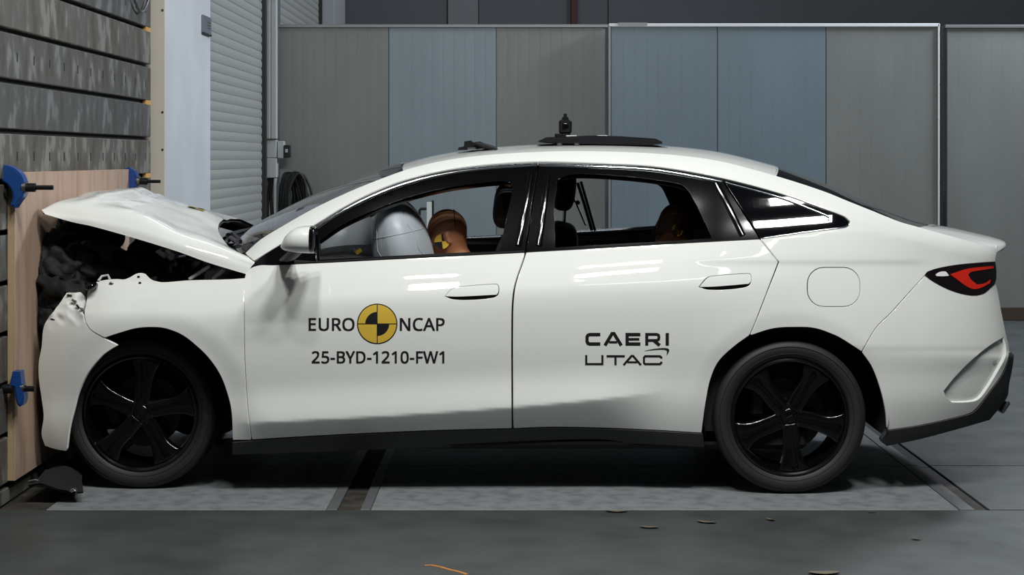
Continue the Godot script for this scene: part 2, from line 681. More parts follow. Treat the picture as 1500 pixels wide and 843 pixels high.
	mat("ply_edge", c8(176, 150, 118), 0.75)
	m = mat("lamp_face", c8(250, 250, 250), 0.6)
	m.emission_enabled = true
	m.emission = Color(1, 0.99, 0.97)
	m.emission_energy_multiplier = 1.0

# ---------------------------------------------------------------- the scene
func flood(at: Vector3, target: Vector3, size: Vector2, energy: float, tint: Color, label: String, group: String) -> void:
	var t := thing("flood_light", label, "lamp", at, group)
	t.look_at_from_position(at, target, Vector3.UP if absf((target - at).normalized().y) < 0.95 else Vector3.BACK)
	var h := MB.new()
	h.box(Vector3(0, 0, 0.06), Vector3(size.x + 0.08, size.y + 0.08, 0.11), 0.01)
	for k in 9:
		h.box(Vector3((k - 4) * size.x / 9, 0, 0.14), Vector3(0.012, size.y, 0.06), 0.003)
	put("housing", h, M.black_metal, t)
	var g := MB.new()
	g.box(Vector3.ZERO, Vector3(size.x, size.y, 0.01), 0.002)
	put("lamp_face", g, M.lamp_face, t)
	var l := AreaLight3D.new()
	l.name = "lamp_light"
	l.area_size = size
	l.area_normalize_energy = true
	l.light_energy = energy
	l.light_color = tint
	l.shadow_enabled = true
	l.area_range = 40.0
	l.position = Vector3(0, 0, -0.012)
	t.add_child(l)

func _ready() -> void:
	var cam := Camera3D.new()
	cam.name = "camera"
	cam.position = Vector3(0, EYE, 0)
	cam.projection = Camera3D.PROJECTION_FRUSTUM
	cam.near = 0.1
	cam.far = 80.0
	cam.size = 843.0 / F * 0.1
	cam.frustum_offset = Vector2(-(VX - 750.0) / F, -(421.5 - VY) / F) * 0.1
	add_child(cam)
	cam.current = true
	var we := WorldEnvironment.new()
	we.name = "environment"
	var e := Environment.new()
	e.background_mode = Environment.BG_COLOR
	e.background_color = Color.BLACK
	e.tonemap_mode = Environment.TONE_MAPPER_LINEAR
	e.tonemap_exposure = 0.285
	e.sdfgi_enabled = true
	e.ssao_enabled = true
	e.ssil_enabled = true
	we.environment = e
	add_child(we)
	rng.seed = 7
	bump.seed = 5
	bump.frequency = 0.03
	bump.fractal_octaves = 3
	materials()
	var k := 0
	for x in [-0.80, 0.52, 1.68]:
		for d in [4.55, 5.15]:
			flood(Vector3(x, 5.0, -d), Vector3(x * 0.9, 0.7, -8.0), Vector2([0.36, 0.62, 0.46][k], 0.15), [16.0, 18.5, 20.0][k], Color(0.99, 1.0, 0.985), "white rectangular flood lamp hung high before %s, row %s the car" % [["the front door", "the rear door", "the rear wheel"][k], "farther from" if d < 5.0 else "nearer to"], "flood lamps above the lane")
		k += 1
	for d in [13.0, 21.0]:
		for x in [0.0, 5.0]:
			flood(Vector3(x, 7.0, -d), Vector3(x, 0, -d - 0.01), Vector2(2.4, 0.5), 14.0, Color(0.93, 0.97, 1.0), "long hall lamp hung high over the %s, %s side" % ["partition" if d < 15.0 else "far back wall", "left" if x < 1.0 else "right"], "hall lamps")
	flood(Vector3(6.5, 5.5, -14.9), Vector3(-2.0, 2.0, -11.8), Vector2(1.6, 0.8), 190.0, Color(0.93, 0.96, 1.0), "broad flood lamp high at the right of the hall, turned to the left wall", "")
	flood(Vector3(1.5, 7.0, -1.0), Vector3(1.5, 0, -1.01), Vector2(2.4, 0.5), 9.0, Color(0.95, 0.98, 1.0), "long hall lamp hung high behind the camera", "hall lamps")
	car_tables()
	hall()
	barrier()
	partition()
	car()
	dummies()
	small_things()

# ---------------------------------------------------------------- the hall
func slab(x0: float, x1: float, y0: float, y1: float, d0: float, d1: float, b := 0.0) -> MB:
	var mb := MB.new()
	mb.box(Vector3((x0 + x1) / 2, (y0 + y1) / 2, -(d0 + d1) / 2), Vector3(x1 - x0, y1 - y0, d1 - d0), b)
	return mb

func structure(called: String, mb, m: Material) -> MeshInstance3D:
	var o := put(called, mb, m)
	o.set_meta("kind", "structure")
	return o

func slat_mesh(length: float, high: float) -> ArrayMesh:
	var mb := MB.new()
	var rows := []
	for z in [0.0, length]:
		var row := []
		for k in 9:
			var a := float(k) / 8
			row.append(Vector3(0.0055 * sin(a * PI) + 0.003 * (1.0 - a), a * high * 0.97, -z))
		rows.append(row)
	mb.grid(rows, Vector3(-1, high / 2, -length / 2))
	mb.box(Vector3(-0.004, high / 2, -length / 2), Vector3(0.008, high, length))
	return mb.mesh()

func shutter(called: String, d0: float, d1: float, y0: float, y1: float) -> void:
	var t := thing(called, "", "", Vector3.ZERO, "", "structure")
	var high := 0.072
	var mesh := slat_mesh(d1 - d0, high)
	for k in int((y1 - y0) / high):
		put("slat", mesh, M.shutter, t, Vector3(-2.205, y0 + k * high, -d0))
	put("guide_rail", slab(-2.24, -2.16, y0, y1, d1, d1 + 0.05, 0.004), M.trim_black, t)

func hall() -> void:
	# floor: painted slabs, the test lane's plates, steel strips along the open channels
	var f := thing("floor", "", "", Vector3.ZERO, "", "structure")
	put("floor_base", slab(-3.0, 9.3, -0.3, -0.02, -4.3, 25.3), M.seam, f)
	put("floor_slab", slab(-3.0, 9.3, -0.1, 0.0, -4.2, 7.352), M.floor_paint, f)
	for r in [[7.368, 8.416], [8.426, 12.4]]:
		put("floor_slab", slab(-3.0, -2.16, -0.1, 0.0, r[0], r[1]), M.floor_paint, f)
		put("channel_bed", slab(-2.155, -1.94, -0.1, -0.004, r[0], r[1]), M.channel_dirt, f)
		put("lane_plate", slab(-1.935, -0.782, -0.1, 0.0, r[0], r[1], 0.002), M.lane_paint, f)
		put("rail_strip", slab(-0.78, -0.735, -0.1, 0.001, r[0], r[1], 0.002), M.rail_steel, f)
		put("channel_bed", slab(-0.733, -0.642, -0.1, -0.008, r[0], r[1]), M.channel_dirt, f)
		put("rail_strip", slab(-0.64, -0.598, -0.1, 0.001, r[0], r[1], 0.002), M.rail_steel, f)
		put("lane_plate", slab(-0.596, 1.828, -0.1, 0.0, r[0], r[1], 0.002), M.lane_paint, f)
		put("rail_strip", slab(1.832, 1.895, -0.1, 0.001, r[0], r[1], 0.002), M.rail_steel, f)
		put("channel_bed", slab(1.897, 1.952, -0.1, -0.008, r[0], r[1]), M.channel_dirt, f)
		put("floor_slab", slab(1.955, 9.3, -0.1, 0.0, r[0], r[1], 0.002), M.floor_paint, f)
	put("floor_slab", slab(-3.0, 9.3, -0.1, 0.0, 12.405, 25.2), M.floor_paint, f)
	var op := MB.new()
	var path := []
	for q in [[622, 829], [632, 828.5], [645, 831], [658, 835], [672, 838], [684, 842]]:
		var d: float = EYE * F / (q[1] - VY)
		path.append(at_px(q[0], q[1], d) + Vector3(0, 0.0005, 0))
	op.tube(path, 0.008, 6, 0.06, Vector3.UP)
	put("paint_mark", op, M.orange_paint, f)
	structure("ceiling", slab(-3.3, 9.5, 8.0, 8.3, -4.5, 25.5), M.ceiling)
	structure("wall_left", slab(-3.3, -2.75, -0.02, 8.0, -4.3, 25.3), M.room_wall)
	structure("wall_right", slab(9.2, 9.5, -0.02, 8.0, -4.3, 25.3), M.room_wall)
	structure("wall_front", slab(-2.8, 9.3, -0.02, 8.0, -4.5, -4.2), M.room_wall)
	# back wall, its pilaster and posts
	var wb := thing("wall_back", "", "", Vector3.ZERO, "", "structure")
	put("wall_panel", slab(-3.0, -0.92, -0.02, 8.0, 24.0, 24.3), M.far_wall, wb)
	put("pilaster", slab(-0.91, -0.5, -0.02, 8.0, 23.97, 24.3, 0.01), M.far_wall_light, wb)
	put("wall_panel", slab(-0.49, 0.74, -0.02, 8.0, 24.0, 24.3), M.far_wall, wb)
	put("steel_post", slab(0.745, 0.83, -0.02, 8.0, 23.9, 24.05, 0.004), M.red_post, wb)
	put("wall_panel", slab(0.83, 1.24, -0.02, 8.0, 24.0, 24.3), M.far_wall, wb)
	put("wall_panel", slab(1.25, 9.3, -0.02, 8.0, 23.98, 24.3), M.far_wall, wb)
	# columns of the left wall
	for r in [[10.5, 12.05, -2.057], [20.0, 21.3, -2.03]]:
		var c := thing("pillar", "", "", Vector3.ZERO, "", "structure")
		put("pillar_body", slab(-2.76, r[2], 0.0, 8.0, r[0] + 0.012, r[1], 0.004), M.pillar_paint if r[0] < 15 else M.far_column, c)
		put("front_cover", slab(-2.76, r[2] - 0.003, 0.0, 8.0, r[0], r[0] + 0.01, 0.003), M.pillar_edge if r[0] < 15 else M.far_column, c)
		if r[0] < 15:
			for y in [1.5, 1.72, 2.32, 2.72]:
				var b := MB.new()
				b.lathe([Vector2(0, 0.006), Vector2(0.006, 0.005), Vector2(0.008, 0.0)], Vector3(r[2] - 0.017, y, -r[0]), Basis(Vector3.RIGHT, PI / 2), 8)
				put("bolt", b, M.rust, c)
	shutter("door_1", 12.06, 15.5, 0.0, 4.0)
	shutter("door_2", 16.6, 19.98, 0.0, 4.4)
	structure("trim_1", slab(-2.76, -2.2, 4.0, 8.0, 12.06, 15.55), M.room_wall)
	structure("trim_2", slab(-2.76, -2.18, 0.0, 8.0, 15.56, 16.58), M.room_wall)
	structure("trim_3", slab(-2.76, -2.2, 4.4, 8.0, 16.59, 19.99), M.room_wall)
	# name plate on the column
	var s := thing("wall_plate", "small grey plate fixed to the right edge of the white column", "sign", Vector3(-2.055, 2.335, -11.86))
	var mb := MB.new()
	mb.box(Vector3(0.006, 0, 0), Vector3(0.012, 0.115, 0.30), 0.002)
	put("plate", mb, mat("plate_grey", c8(120, 126, 132), 0.4, 0.3), s)
	mb = MB.new()
	mb.box(Vector3(0.008, -0.062, 0), Vector3(0.016, 0.012, 0.30), 0.002)
	put("lower_edge", mb, M.trim_black, s)
	mb = MB.new()
	for k in 3:
		mb.box(Vector3(0.0125, 0.018 - 0.018 * k, -0.06), Vector3(0.001, 0.005, 0.12 - 0.02 * k))
	put("worn_print", mb, M.trim_black, s)
	# cable duct in the corner
	var t := thing("cable_duct", "white vertical cable duct between the roller shutter and the grey panels", "duct")
	put("duct_channel", slab(-2.2, -2.135, 1.62, 4.5, 15.57, 15.68, 0.004), M.duct, t)
	put("duct_channel", slab(-2.13, -2.085, 1.62, 4.5, 15.58, 15.68, 0.004), M.duct, t)
	put("duct_cover", slab(-2.204, -2.08, 1.28, 1.45, 15.56, 15.68, 0.004), M.duct, t)
	put("duct_cover", slab(-2.2, -2.083, 1.455, 1.61, 15.565, 15.68, 0.004), M.duct, t)
	put("duct_side", slab(-2.2, -2.17, 0.0, 1.275, 15.57, 15.66, 0.003), M.duct, t)
	put("duct_side", slab(-2.105, -2.083, 0.0, 1.275, 15.57, 15.66, 0.003), M.duct, t)
	put("duct_back", slab(-2.17, -2.1, 0.0, 1.275, 15.655, 15.68), M.duct, t)
	var tie := MB.new()
	tie.tube([Vector3(-2.205, 1.617, -15.558), Vector3(-2.14, 1.612, -15.556), Vector3(-2.078, 1.616, -15.558)], 0.006, 6)
	put("tie_wire", tie, M.rust, t)
	for x in [-2.155, -2.125]:
		var c := MB.new()
		var p := []
		for j in 24:
			p.append(Vector3(x + 0.012 * sin(j * 0.5 + x * 40.0), 1.30 - j * 0.05, -15.62 + 0.01 * cos(j * 0.8)))
		c.tube(p, 0.013, 8)
		put("cable", c, M.cable, t)
	t = thing("switch_box", "small white junction box with a black switch beside the cable duct", "switch")
	put("box_body", slab(-2.078, -2.02, 1.45, 1.60, 15.6, 15.7, 0.005), M.duct, t)
	put("switch_block", slab(-2.022, -1.97, 1.455, 1.565, 15.58, 15.7, 0.006), M.black_metal, t)
	put("switch_lever", slab(-2.005, -1.985, 1.50, 1.53, 15.565, 15.582, 0.002), M.duct, t)
	# hanging cables
	var hook := thing("cable_coil", "thick coil of black cables hanging on the panel beside the duct", "cable")
	for k in 15:
		var c := MB.new()
		var p := []
		var x0 := -2.015 + 0.008 * k
		var low := 0.72 + 0.05 * rng.randf()
		for j in 21:
			var a := TAU * j / 20.0
			p.append(Vector3(x0 + 0.055 * sin(a) * (1.0 + 0.03 * k) + 0.02 * rng.randf(), lerpf(1.32, low, 0.5 - 0.5 * cos(a)), -15.66 + 0.012 * k * 0.5 - 0.04 * sin(a)))
		c.tube(p, 0.014, 6)
		put("cable_loop", c, M.cable, hook)
	for q in [[[432, 251], [442, 268], [452, 292], [447, 305], [440, 300], [434, 275]], [[430, 252], [445, 258], [454, 275], [459, 296]], [[430, 253], [437, 275], [444, 300], [448, 306]]]:
		var c := MB.new()
		var p := []
		for j in q.size():
			p.append(at_px(q[j][0], q[j][1], 15.62))
		var fine := []
		for j in p.size() - 1:
			for i in 6:
				fine.append(p[j].cubic_interpolate(p[j + 1], p[maxi(j - 1, 0)], p[mini(j + 2, p.size() - 1)], i / 6.0))
		fine.append(p[-1])
		c.tube(fine, 0.011, 6)
		put("loose_cable", c, M.cable, hook)

# ---------------------------------------------------------------- barrier, plywood and clamps
func barrier() -> void:
	var t := thing("crash_barrier", "massive grey slotted barrier of stained stacked plates at the left", "barrier")
	put("block", slab(-2.74, -2.165, 0.0, 3.6, 6.5, 10.46, 0.01), M.slot_black, t)
	var pitch := 0.2124
	for k in 17:
		var y0 := 0.077 + pitch * (k - 1) + 0.011
		var y1 := y0 + pitch - 0.022
		put("barrier_plate", slab(-2.17, -2.132, maxf(y0, 0.003), y1, 6.5, 10.45, 0.004), M["plate_%d" % (k * 7 % 3)], t)
	var h := MB.new()
	for k in [4, 6, 8, 10, 12]:
		var y: float = 0.077 + pitch * (k + 0.5)
		for j in 13:
			h.box(Vector3(-2.1340, y, -(7.12 + 0.265 * j)), Vector3(0.005, 0.04, 0.018))
	var hs := put("bolt_slots", h, M.slot_black, t)
	hs.set_meta("kind", "stuff")
	for k in [6, 8, 10]:
		put("wood_block", slab(-2.16, -2.1325, 0.077 + pitch * k - 0.026 - 0.005, 0.077 + pitch * k + 0.012, 10.33, 10.455, 0.004), M.wood_block, t)
	var c := MB.new()
	var p := []
	for q in [[194, -14], [198, 2], [204, 15], [208, 17.5], [213, 12], [217, 0], [218, -14]]:
		p.append(at_px(q[0], q[1], 2.11 * F / (VX - q[0])))
	var fine := []
	for j in p.size() - 1:
		for i in 5:
			fine.append(p[j].cubic_interpolate(p[j + 1], p[maxi(j - 1, 0)], p[mini(j + 2, p.size() - 1)], i / 5.0))
	c.tube(fine, 0.008, 8)
	tag(put("hose", c, M.steel), "grey hose loop hanging at the top of the barrier's right end", "hose")
	for r in [[7.5, 8.554, "near plywood board clamped to the barrier, behind the crushed car nose", 0], [8.574, 9.72, "far plywood board clamped to the barrier, behind the raised hood", 1]]:
		var b := thing("plywood_board", r[2], "board", Vector3.ZERO, "plywood facing of the barrier")
		put("face_ply", slab(-2.108, -2.10, 0.095, 1.39, r[0], r[1], 0.001), M.plywood, b)
		put("core_ply", slab(-2.1315, -2.108, 0.095, 1.39, r[0], r[1], 0.001), M.ply_edge, b)
	clamp_at(7.46, [-10, 250, 2, 243, 14, 243, 29, 252, 37, 267, 37, 284, 29, 296, 23, 305, 17, 300, 20, 290, 17, 277, 6, 267, -10, 264], [[33, 275, 6.5], [52, 275, 5.0], [78, 275, 3.4]], "large blue clamp with a black spindle at the plywood's near top corner", Vector2(-20, 282), Vector2(10, 283))
	clamp_at(9.73, [182, 248, 190, 245, 198, 251, 202, 262, 199, 279, 182, 280, 185, 266, 181, 258], [[200, 265, 5.0], [216, 266, 4.0], [235, 266, 2.4]], "small blue clamp with a black spindle at the plywood's far top corner", Vector2(150, 270), Vector2(184, 272))
	clamp_at(7.45, [20, 544, 31, 544, 33, 562, 37, 580, 35, 592, 30, 596, 26, 590, 22, 567, 15, 566], [[30, 569, 5.0], [38, 570, 4.5], [51, 570, 4.0]], "low blue clamp on the plywood's near edge beside the front bumper", Vector2(-8, 570), Vector2(20, 570))

func clamp_at(d: float, poly: Array, spindle: Array, label: String, bar_a: Vector2, bar_b: Vector2) -> void:
	var t := thing("clamp", label, "clamp", Vector3.ZERO, "blue clamps holding the plywood")
	var s := d / F
	var mb := MB.new()
	var o := at_px(0, 0, d)
	mb.prism(smooth(poly, 3.0, 50.0), o + Vector3(0, 0, -0.045), Vector3(s, 0, 0), Vector3(0, -s, 0), Vector3(0, 0, 0.06))
	put("clamp_body", mb, M.blue_paint, t)
	var rib := MB.new()
	var shape := shrunk(smooth(poly, 3.0, 50.0), 2.4)
	rib.prism(shape, o + Vector3(0, 0, 0.012), Vector3(s, 0, 0), Vector3(0, -s, 0), Vector3(0, 0, 0.008))
	put("raised_face", rib, M.blue_paint, t)
	for j in 2:
		var a = spindle[j]
		var b = spindle[j + 1]
		var sp := MB.new()
		sp.tube([at_px(a[0], a[1], d) , at_px(b[0], b[1], d)], (a[2] if j == 0 else b[2]) * s, 12)
		put("spindle" if j else "spindle_nut", sp, M.black_metal, t)
	var thr := MB.new()
	var from := at_px(spindle[1][0], spindle[1][1], d)
	var to := at_px(spindle[2][0], spindle[2][1], d)
	for j in 10:
		thr.lathe([Vector2(spindle[2][2] * s * 0.95, -0.0015), Vector2(spindle[2][2] * s * 1.12, 0.0), Vector2(spindle[2][2] * s * 0.95, 0.0015)], from.lerp(to, (j + 0.5) / 10.5), Basis(Vector3.BACK, PI / 2), 12)
	put("spindle_thread", thr, M.black_metal, t)
	var col := MB.new()
	col.lathe([Vector2(0, -0.008), Vector2(spindle[0][2] * s * 1.35, -0.008), Vector2(spindle[0][2] * s * 1.35, 0.008), Vector2(0, 0.008)], at_px(spindle[0][0] + 3, spindle[0][1], d), Basis(Vector3.BACK, PI / 2), 16)
	put("collar", col, M.steel, t)
	var bar := MB.new()
	bar.tube([at_px(bar_a.x, bar_a.y, d), at_px(bar_b.x, bar_b.y, d)], 7.0 * s, 12)
	put("clamp_bar", bar, M.black_metal, t)

# ---------------------------------------------------------------- sandwich-panel partition
func panel_board(x0: float, x1: float, high: float, d: float) -> MB:
	var mb := MB.new()
	var n := maxi(2, int(round((x1 - x0) / 0.1)))
	var w := (x1 - x0) / n
	var rows := []
	for y in [0.0, high]:
		var row := []
		for k in n:
			var x := x0 + k * w
			row.append(Vector3(x + 0.0015, y, -d - 0.0010))
			row.append(Vector3(x + 0.006, y, -d))
			row.append(Vector3(x + w - 0.006, y, -d))
			row.append(Vector3(x + w - 0.0015, y, -d - 0.0010))
		rows.append(row)
	mb.grid(rows, Vector3((x0 + x1) / 2, high / 2, -d - 5.0))
	mb.box(Vector3((x0 + x1) / 2, high / 2, -d - 0.028), Vector3(x1 - x0, high, 0.05))
	return mb

func partition() -> void:
	var high := 2.612
	var groups := [[15.9, [409, 569.5, 727, 887], ["panel_grey", "panel_blue", "panel_grey"], "panel_trim"], [15.8, [895, 1051, 1210, 1373], ["panel_slate", "panel_slate", "panel_grey"], "panel_trim_bright"], [15.96, [1387, 1545, 1705, 1865, 2100], ["panel_grey", "panel_grey", "panel_slate", "panel_grey"], "panel_trim"]]
	for gi in 3:
		var g = groups[gi]
		var t := thing("wall_partition", "", "", Vector3.ZERO, "", "structure")
		var d: float = g[0]
		var xs := []
		for px in g[1]:
			xs.append((px - VX) * d / F)
		for k in xs.size() - 1:
			put("wall_panel", panel_board(xs[k] + 0.003, xs[k + 1] - 0.003, high - 0.02 * (gi % 2) * 0, d), M[g[2][k]], t)
		var a: float = xs[0]
		var b: float = xs[xs.size() - 1]
		put("top_rail", slab(a - 0.02, b + 0.02, high, high + 0.03, d - 0.02, d + 0.07, 0.004), M[g[3]], t)
		put("base_rail", slab(a - 0.01, b + 0.02, 0.001, 0.12, d - 0.025, d + 0.07, 0.004), M.rust, t)
		if gi == 1:
			put("edge_rail", slab(a - 0.025, a - 0.004, 0.0, high + 0.01, d - 0.02, d + 0.07, 0.003), M.panel_trim, t)
			put("edge_rail", slab(b + 0.002, b + 0.016, 0.0, high + 0.03, d - 0.02, d + 0.07, 0.003), M.panel_trim_bright, t)
			put("edge_seal", slab(b + 0.018, b + 0.05, 0.0, high, d + 0.0, d + 0.08, 0.003), M.seam, t)
			put("rail_cover", slab(a + 0.06, a + 0.32, high + 0.012, high + 0.037, d - 0.025, d - 0.019, 0.001), M.panel_trim, t)

# ---------------------------------------------------------------- the car
func both(called: String, outline: PackedVector2Array, m: Material, root: Node3D, by := 1.0, off := 0.0, lip := 0.03, holes := [], cell := 8.0, edge := 0.8) -> MeshInstance3D:
	var o := shrunk(outline, by) if by > 0.0 else outline
	var near := put(called, sheet(o, holes, off, lip, cell, false, edge), m, root)
	put(called, sheet(o, holes, off, lip, 16.0, true, edge), m, root)
	return near

func stroke(pts: Array, width: float) -> PackedVector2Array:
	var q := Geometry2D.offset_polyline(v2(pts), width / 2, Geometry2D.JOIN_MITER, Geometry2D.END_BUTT)
	return q[0]

func lettering(text: String, x0: float, y0: float, x1: float, y1: float, parent: Node3D) -> void:
	var f := SystemFont.new()
	f.font_names = PackedStringArray(["Droid Sans"])
	var tm := TextMesh.new()
	tm.font = f
	tm.font_size = 96
	tm.pixel_size = 0.01
	tm.depth = 0.02
	tm.curve_step = 1.0
	tm.text = text
	var a := tm.get_mesh_arrays()
	var vs: PackedVector3Array = a[Mesh.ARRAY_VERTEX]
	var ns: PackedVector3Array = a[Mesh.ARRAY_NORMAL]
	var ii: PackedInt32Array = a[Mesh.ARRAY_INDEX]
	var lo := vs[0]
	var hi := vs[0]
	for q in vs:
		lo = lo.min(q)
		hi = hi.max(q)
	var mb := MB.new()
	# four slightly shifted impressions give the print its weight
	for k in 4:
		var shift := Vector2([-0.35, 0.35, 0.35, -0.35][k], [-0.3, -0.3, 0.3, 0.3][k])
		var k0 := mb.v.size()
		for j in vs.size():
			var q := vs[j]
			var p := Vector2(lerpf(x0, x1, (q.x - lo.x) / (hi.x - lo.x)), lerpf(y1, y0, (q.y - lo.y) / (hi.y - lo.y))) + shift
			mb.add(side(p, 0.0012 + 0.0001 * k if q.z > 0.0 else 0.0001), side_n(p) if ns[j].z > 0.5 else (-side_n(p) if ns[j].z < -0.5 else ns[j]))
		for j in range(0, ii.size(), 3):
			mb.tri(k0 + ii[j], k0 + ii[j + 1], k0 + ii[j + 2])
	put("lettering", mb, M.decal_black, parent)

func decal(called: String, outline: PackedVector2Array, m: Material, parent: Node3D, off := 0.0012, holes := []) -> void:
	put(called, sheet(outline, holes, off, off * 0.9, 8.0, false, 0.05), m, parent)

func pie(c: Vector2, r: float, a0: float, a1: float) -> PackedVector2Array:
	var o := PackedVector2Array([c])
	for j in 13:
		o.append(c + Vector2.from_angle(lerpf(a0, a1, j / 12.0)) * r)
	return o

func make_wheel() -> Node3D:
	var w := Node3D.new()
	w.name = "wheel"
	var ax := Basis(Vector3.RIGHT, PI / 2)
	var mb := MB.new()
	mb.lathe([Vector2(0.250, 0.088), Vector2(0.258, 0.100), Vector2(0.268, 0.106), Vector2(0.285, 0.112), Vector2(0.300, 0.113), Vector2(0.313, 0.109), Vector2(0.323, 0.100), Vector2(0.329, 0.088), Vector2(0.331, 0.05), Vector2(0.331, -0.05), Vector2(0.329, -0.088), Vector2(0.323, -0.1), Vector2(0.3, -0.113), Vector2(0.258, -0.1), Vector2(0.25, -0.088)], Vector3.ZERO, ax, 72)
	for r in [0.273, 0.304]:
		mb.lathe([Vector2(r, 0.108), Vector2(r + 0.0015, 0.1145 if r > 0.28 else 0.1105), Vector2(r + 0.003, 0.108)], Vector3.ZERO, ax, 72)
	put("tyre", mb, M.rubber, w)
	mb = MB.new()
	for y in [-0.045, -0.015, 0.015, 0.045]:
		mb.lathe([Vector2(0.3318, y - 0.004), Vector2(0.3318, y + 0.004)], Vector3.ZERO, ax, 48)
	put("tread_groove", mb, M.dark, w)
	mb = MB.new()
	mb.lathe([Vector2(0.256, 0.094), Vector2(0.254, 0.103), Vector2(0.247, 0.106), Vector2(0.240, 0.102), Vector2(0.236, 0.09), Vector2(0.228, 0.04), Vector2(0.222, -0.09), Vector2(0.25, -0.1)], Vector3.ZERO, ax, 72)
	put("rim", mb, M.wheel_black, w)
	for k in 5:
		var sp := MB.new()
		var turn := Basis(Vector3.BACK, deg_to_rad(62.0 + 72.0 * k))
		var outer := smooth([0.03, -0.036, 0.10, -0.040, 0.17, -0.052, 0.224, -0.078, 0.238, -0.036, 0.241, 0.02, 0.232, 0.054, 0.17, 0.030, 0.10, 0.034, 0.03, 0.036], 0.02, 45.0)
		var inner := shrunk(outer, 0.006)
		sp.prism(outer, Vector3(0, 0, 0.045), turn.x, turn.y, Vector3(0, 0, 0.036))
		# raised, sloping front face
		var rows := [[], [], []]
		for q in outer:
			rows[0].append(turn.x * q.x + turn.y * q.y + Vector3(0, 0, 0.081 + 0.008 * smoothstep(0.1, 0.24, q.x)))
		var c2 := Vector2(0.13, -0.004)
		for q in outer:
			var p: Vector2 = c2 + (q - c2) * Vector2(0.93, 0.78)
			rows[1].append(turn.x * p.x + turn.y * p.y + Vector3(0, 0, 0.090 + 0.008 * smoothstep(0.1, 0.24, p.x)))
			p = c2 + (q - c2) * Vector2(0.85, 0.2)
			rows[2].append(turn.x * p.x + turn.y * p.y + Vector3(0, 0, 0.087 + 0.006 * smoothstep(0.1, 0.24, p.x)))
		sp.grid(rows, turn.x * 0.13 + Vector3(0, 0, -0.5), true)
		put("spoke", sp, M.wheel_black, w)
		var nut := MB.new()
		nut.lathe([Vector2(0, 0.094), Vector2(0.007, 0.094), Vector2(0.009, 0.088), Vector2(0.009, 0.07)], Vector3(cos(deg_to_rad(26.0 + 72.0 * k)), sin(deg_to_rad(26.0 + 72.0 * k)), 0) * 0.052, ax, 8)
		put("wheel_nut", nut, M.black_metal, w)
	mb = MB.new()
	mb.lathe([Vector2(0, 0.092), Vector2(0.03, 0.090), Vector2(0.034, 0.086), Vector2(0.06, 0.082), Vector2(0.068, 0.07), Vector2(0.07, 0.02)], Vector3.ZERO, ax, 40)
	put("hub", mb, M.wheel_black, w)
	mb = MB.new()
	mb.lathe([Vector2(0.0205, 0.0915), Vector2(0.0215, 0.094), Vector2(0.0235, 0.094), Vector2(0.0245, 0.0915)], Vector3.ZERO, ax, 36)
	mb.box(Vector3(0, 0, 0.0925), Vector3(0.03, 0.005, 0.003), 0.001, Basis(Vector3.BACK, 0.6))
	put("hub_emblem", mb, M.disc, w)
	mb = MB.new()
	mb.lathe([Vector2(0.05, 0.03), Vector2(0.07, 0.0), Vector2(0.16, 0.0), Vector2(0.16, -0.028), Vector2(0.05, -0.028)], Vector3.ZERO, ax, 48)
	put("brake_disc", mb, M.disc, w)
	mb = MB.new()
	mb.box(Vector3(-0.13, 0.06, 0.0), Vector3(0.07, 0.14, 0.07), 0.015)
	put("brake_caliper", mb, M.black_metal, w)
	return w

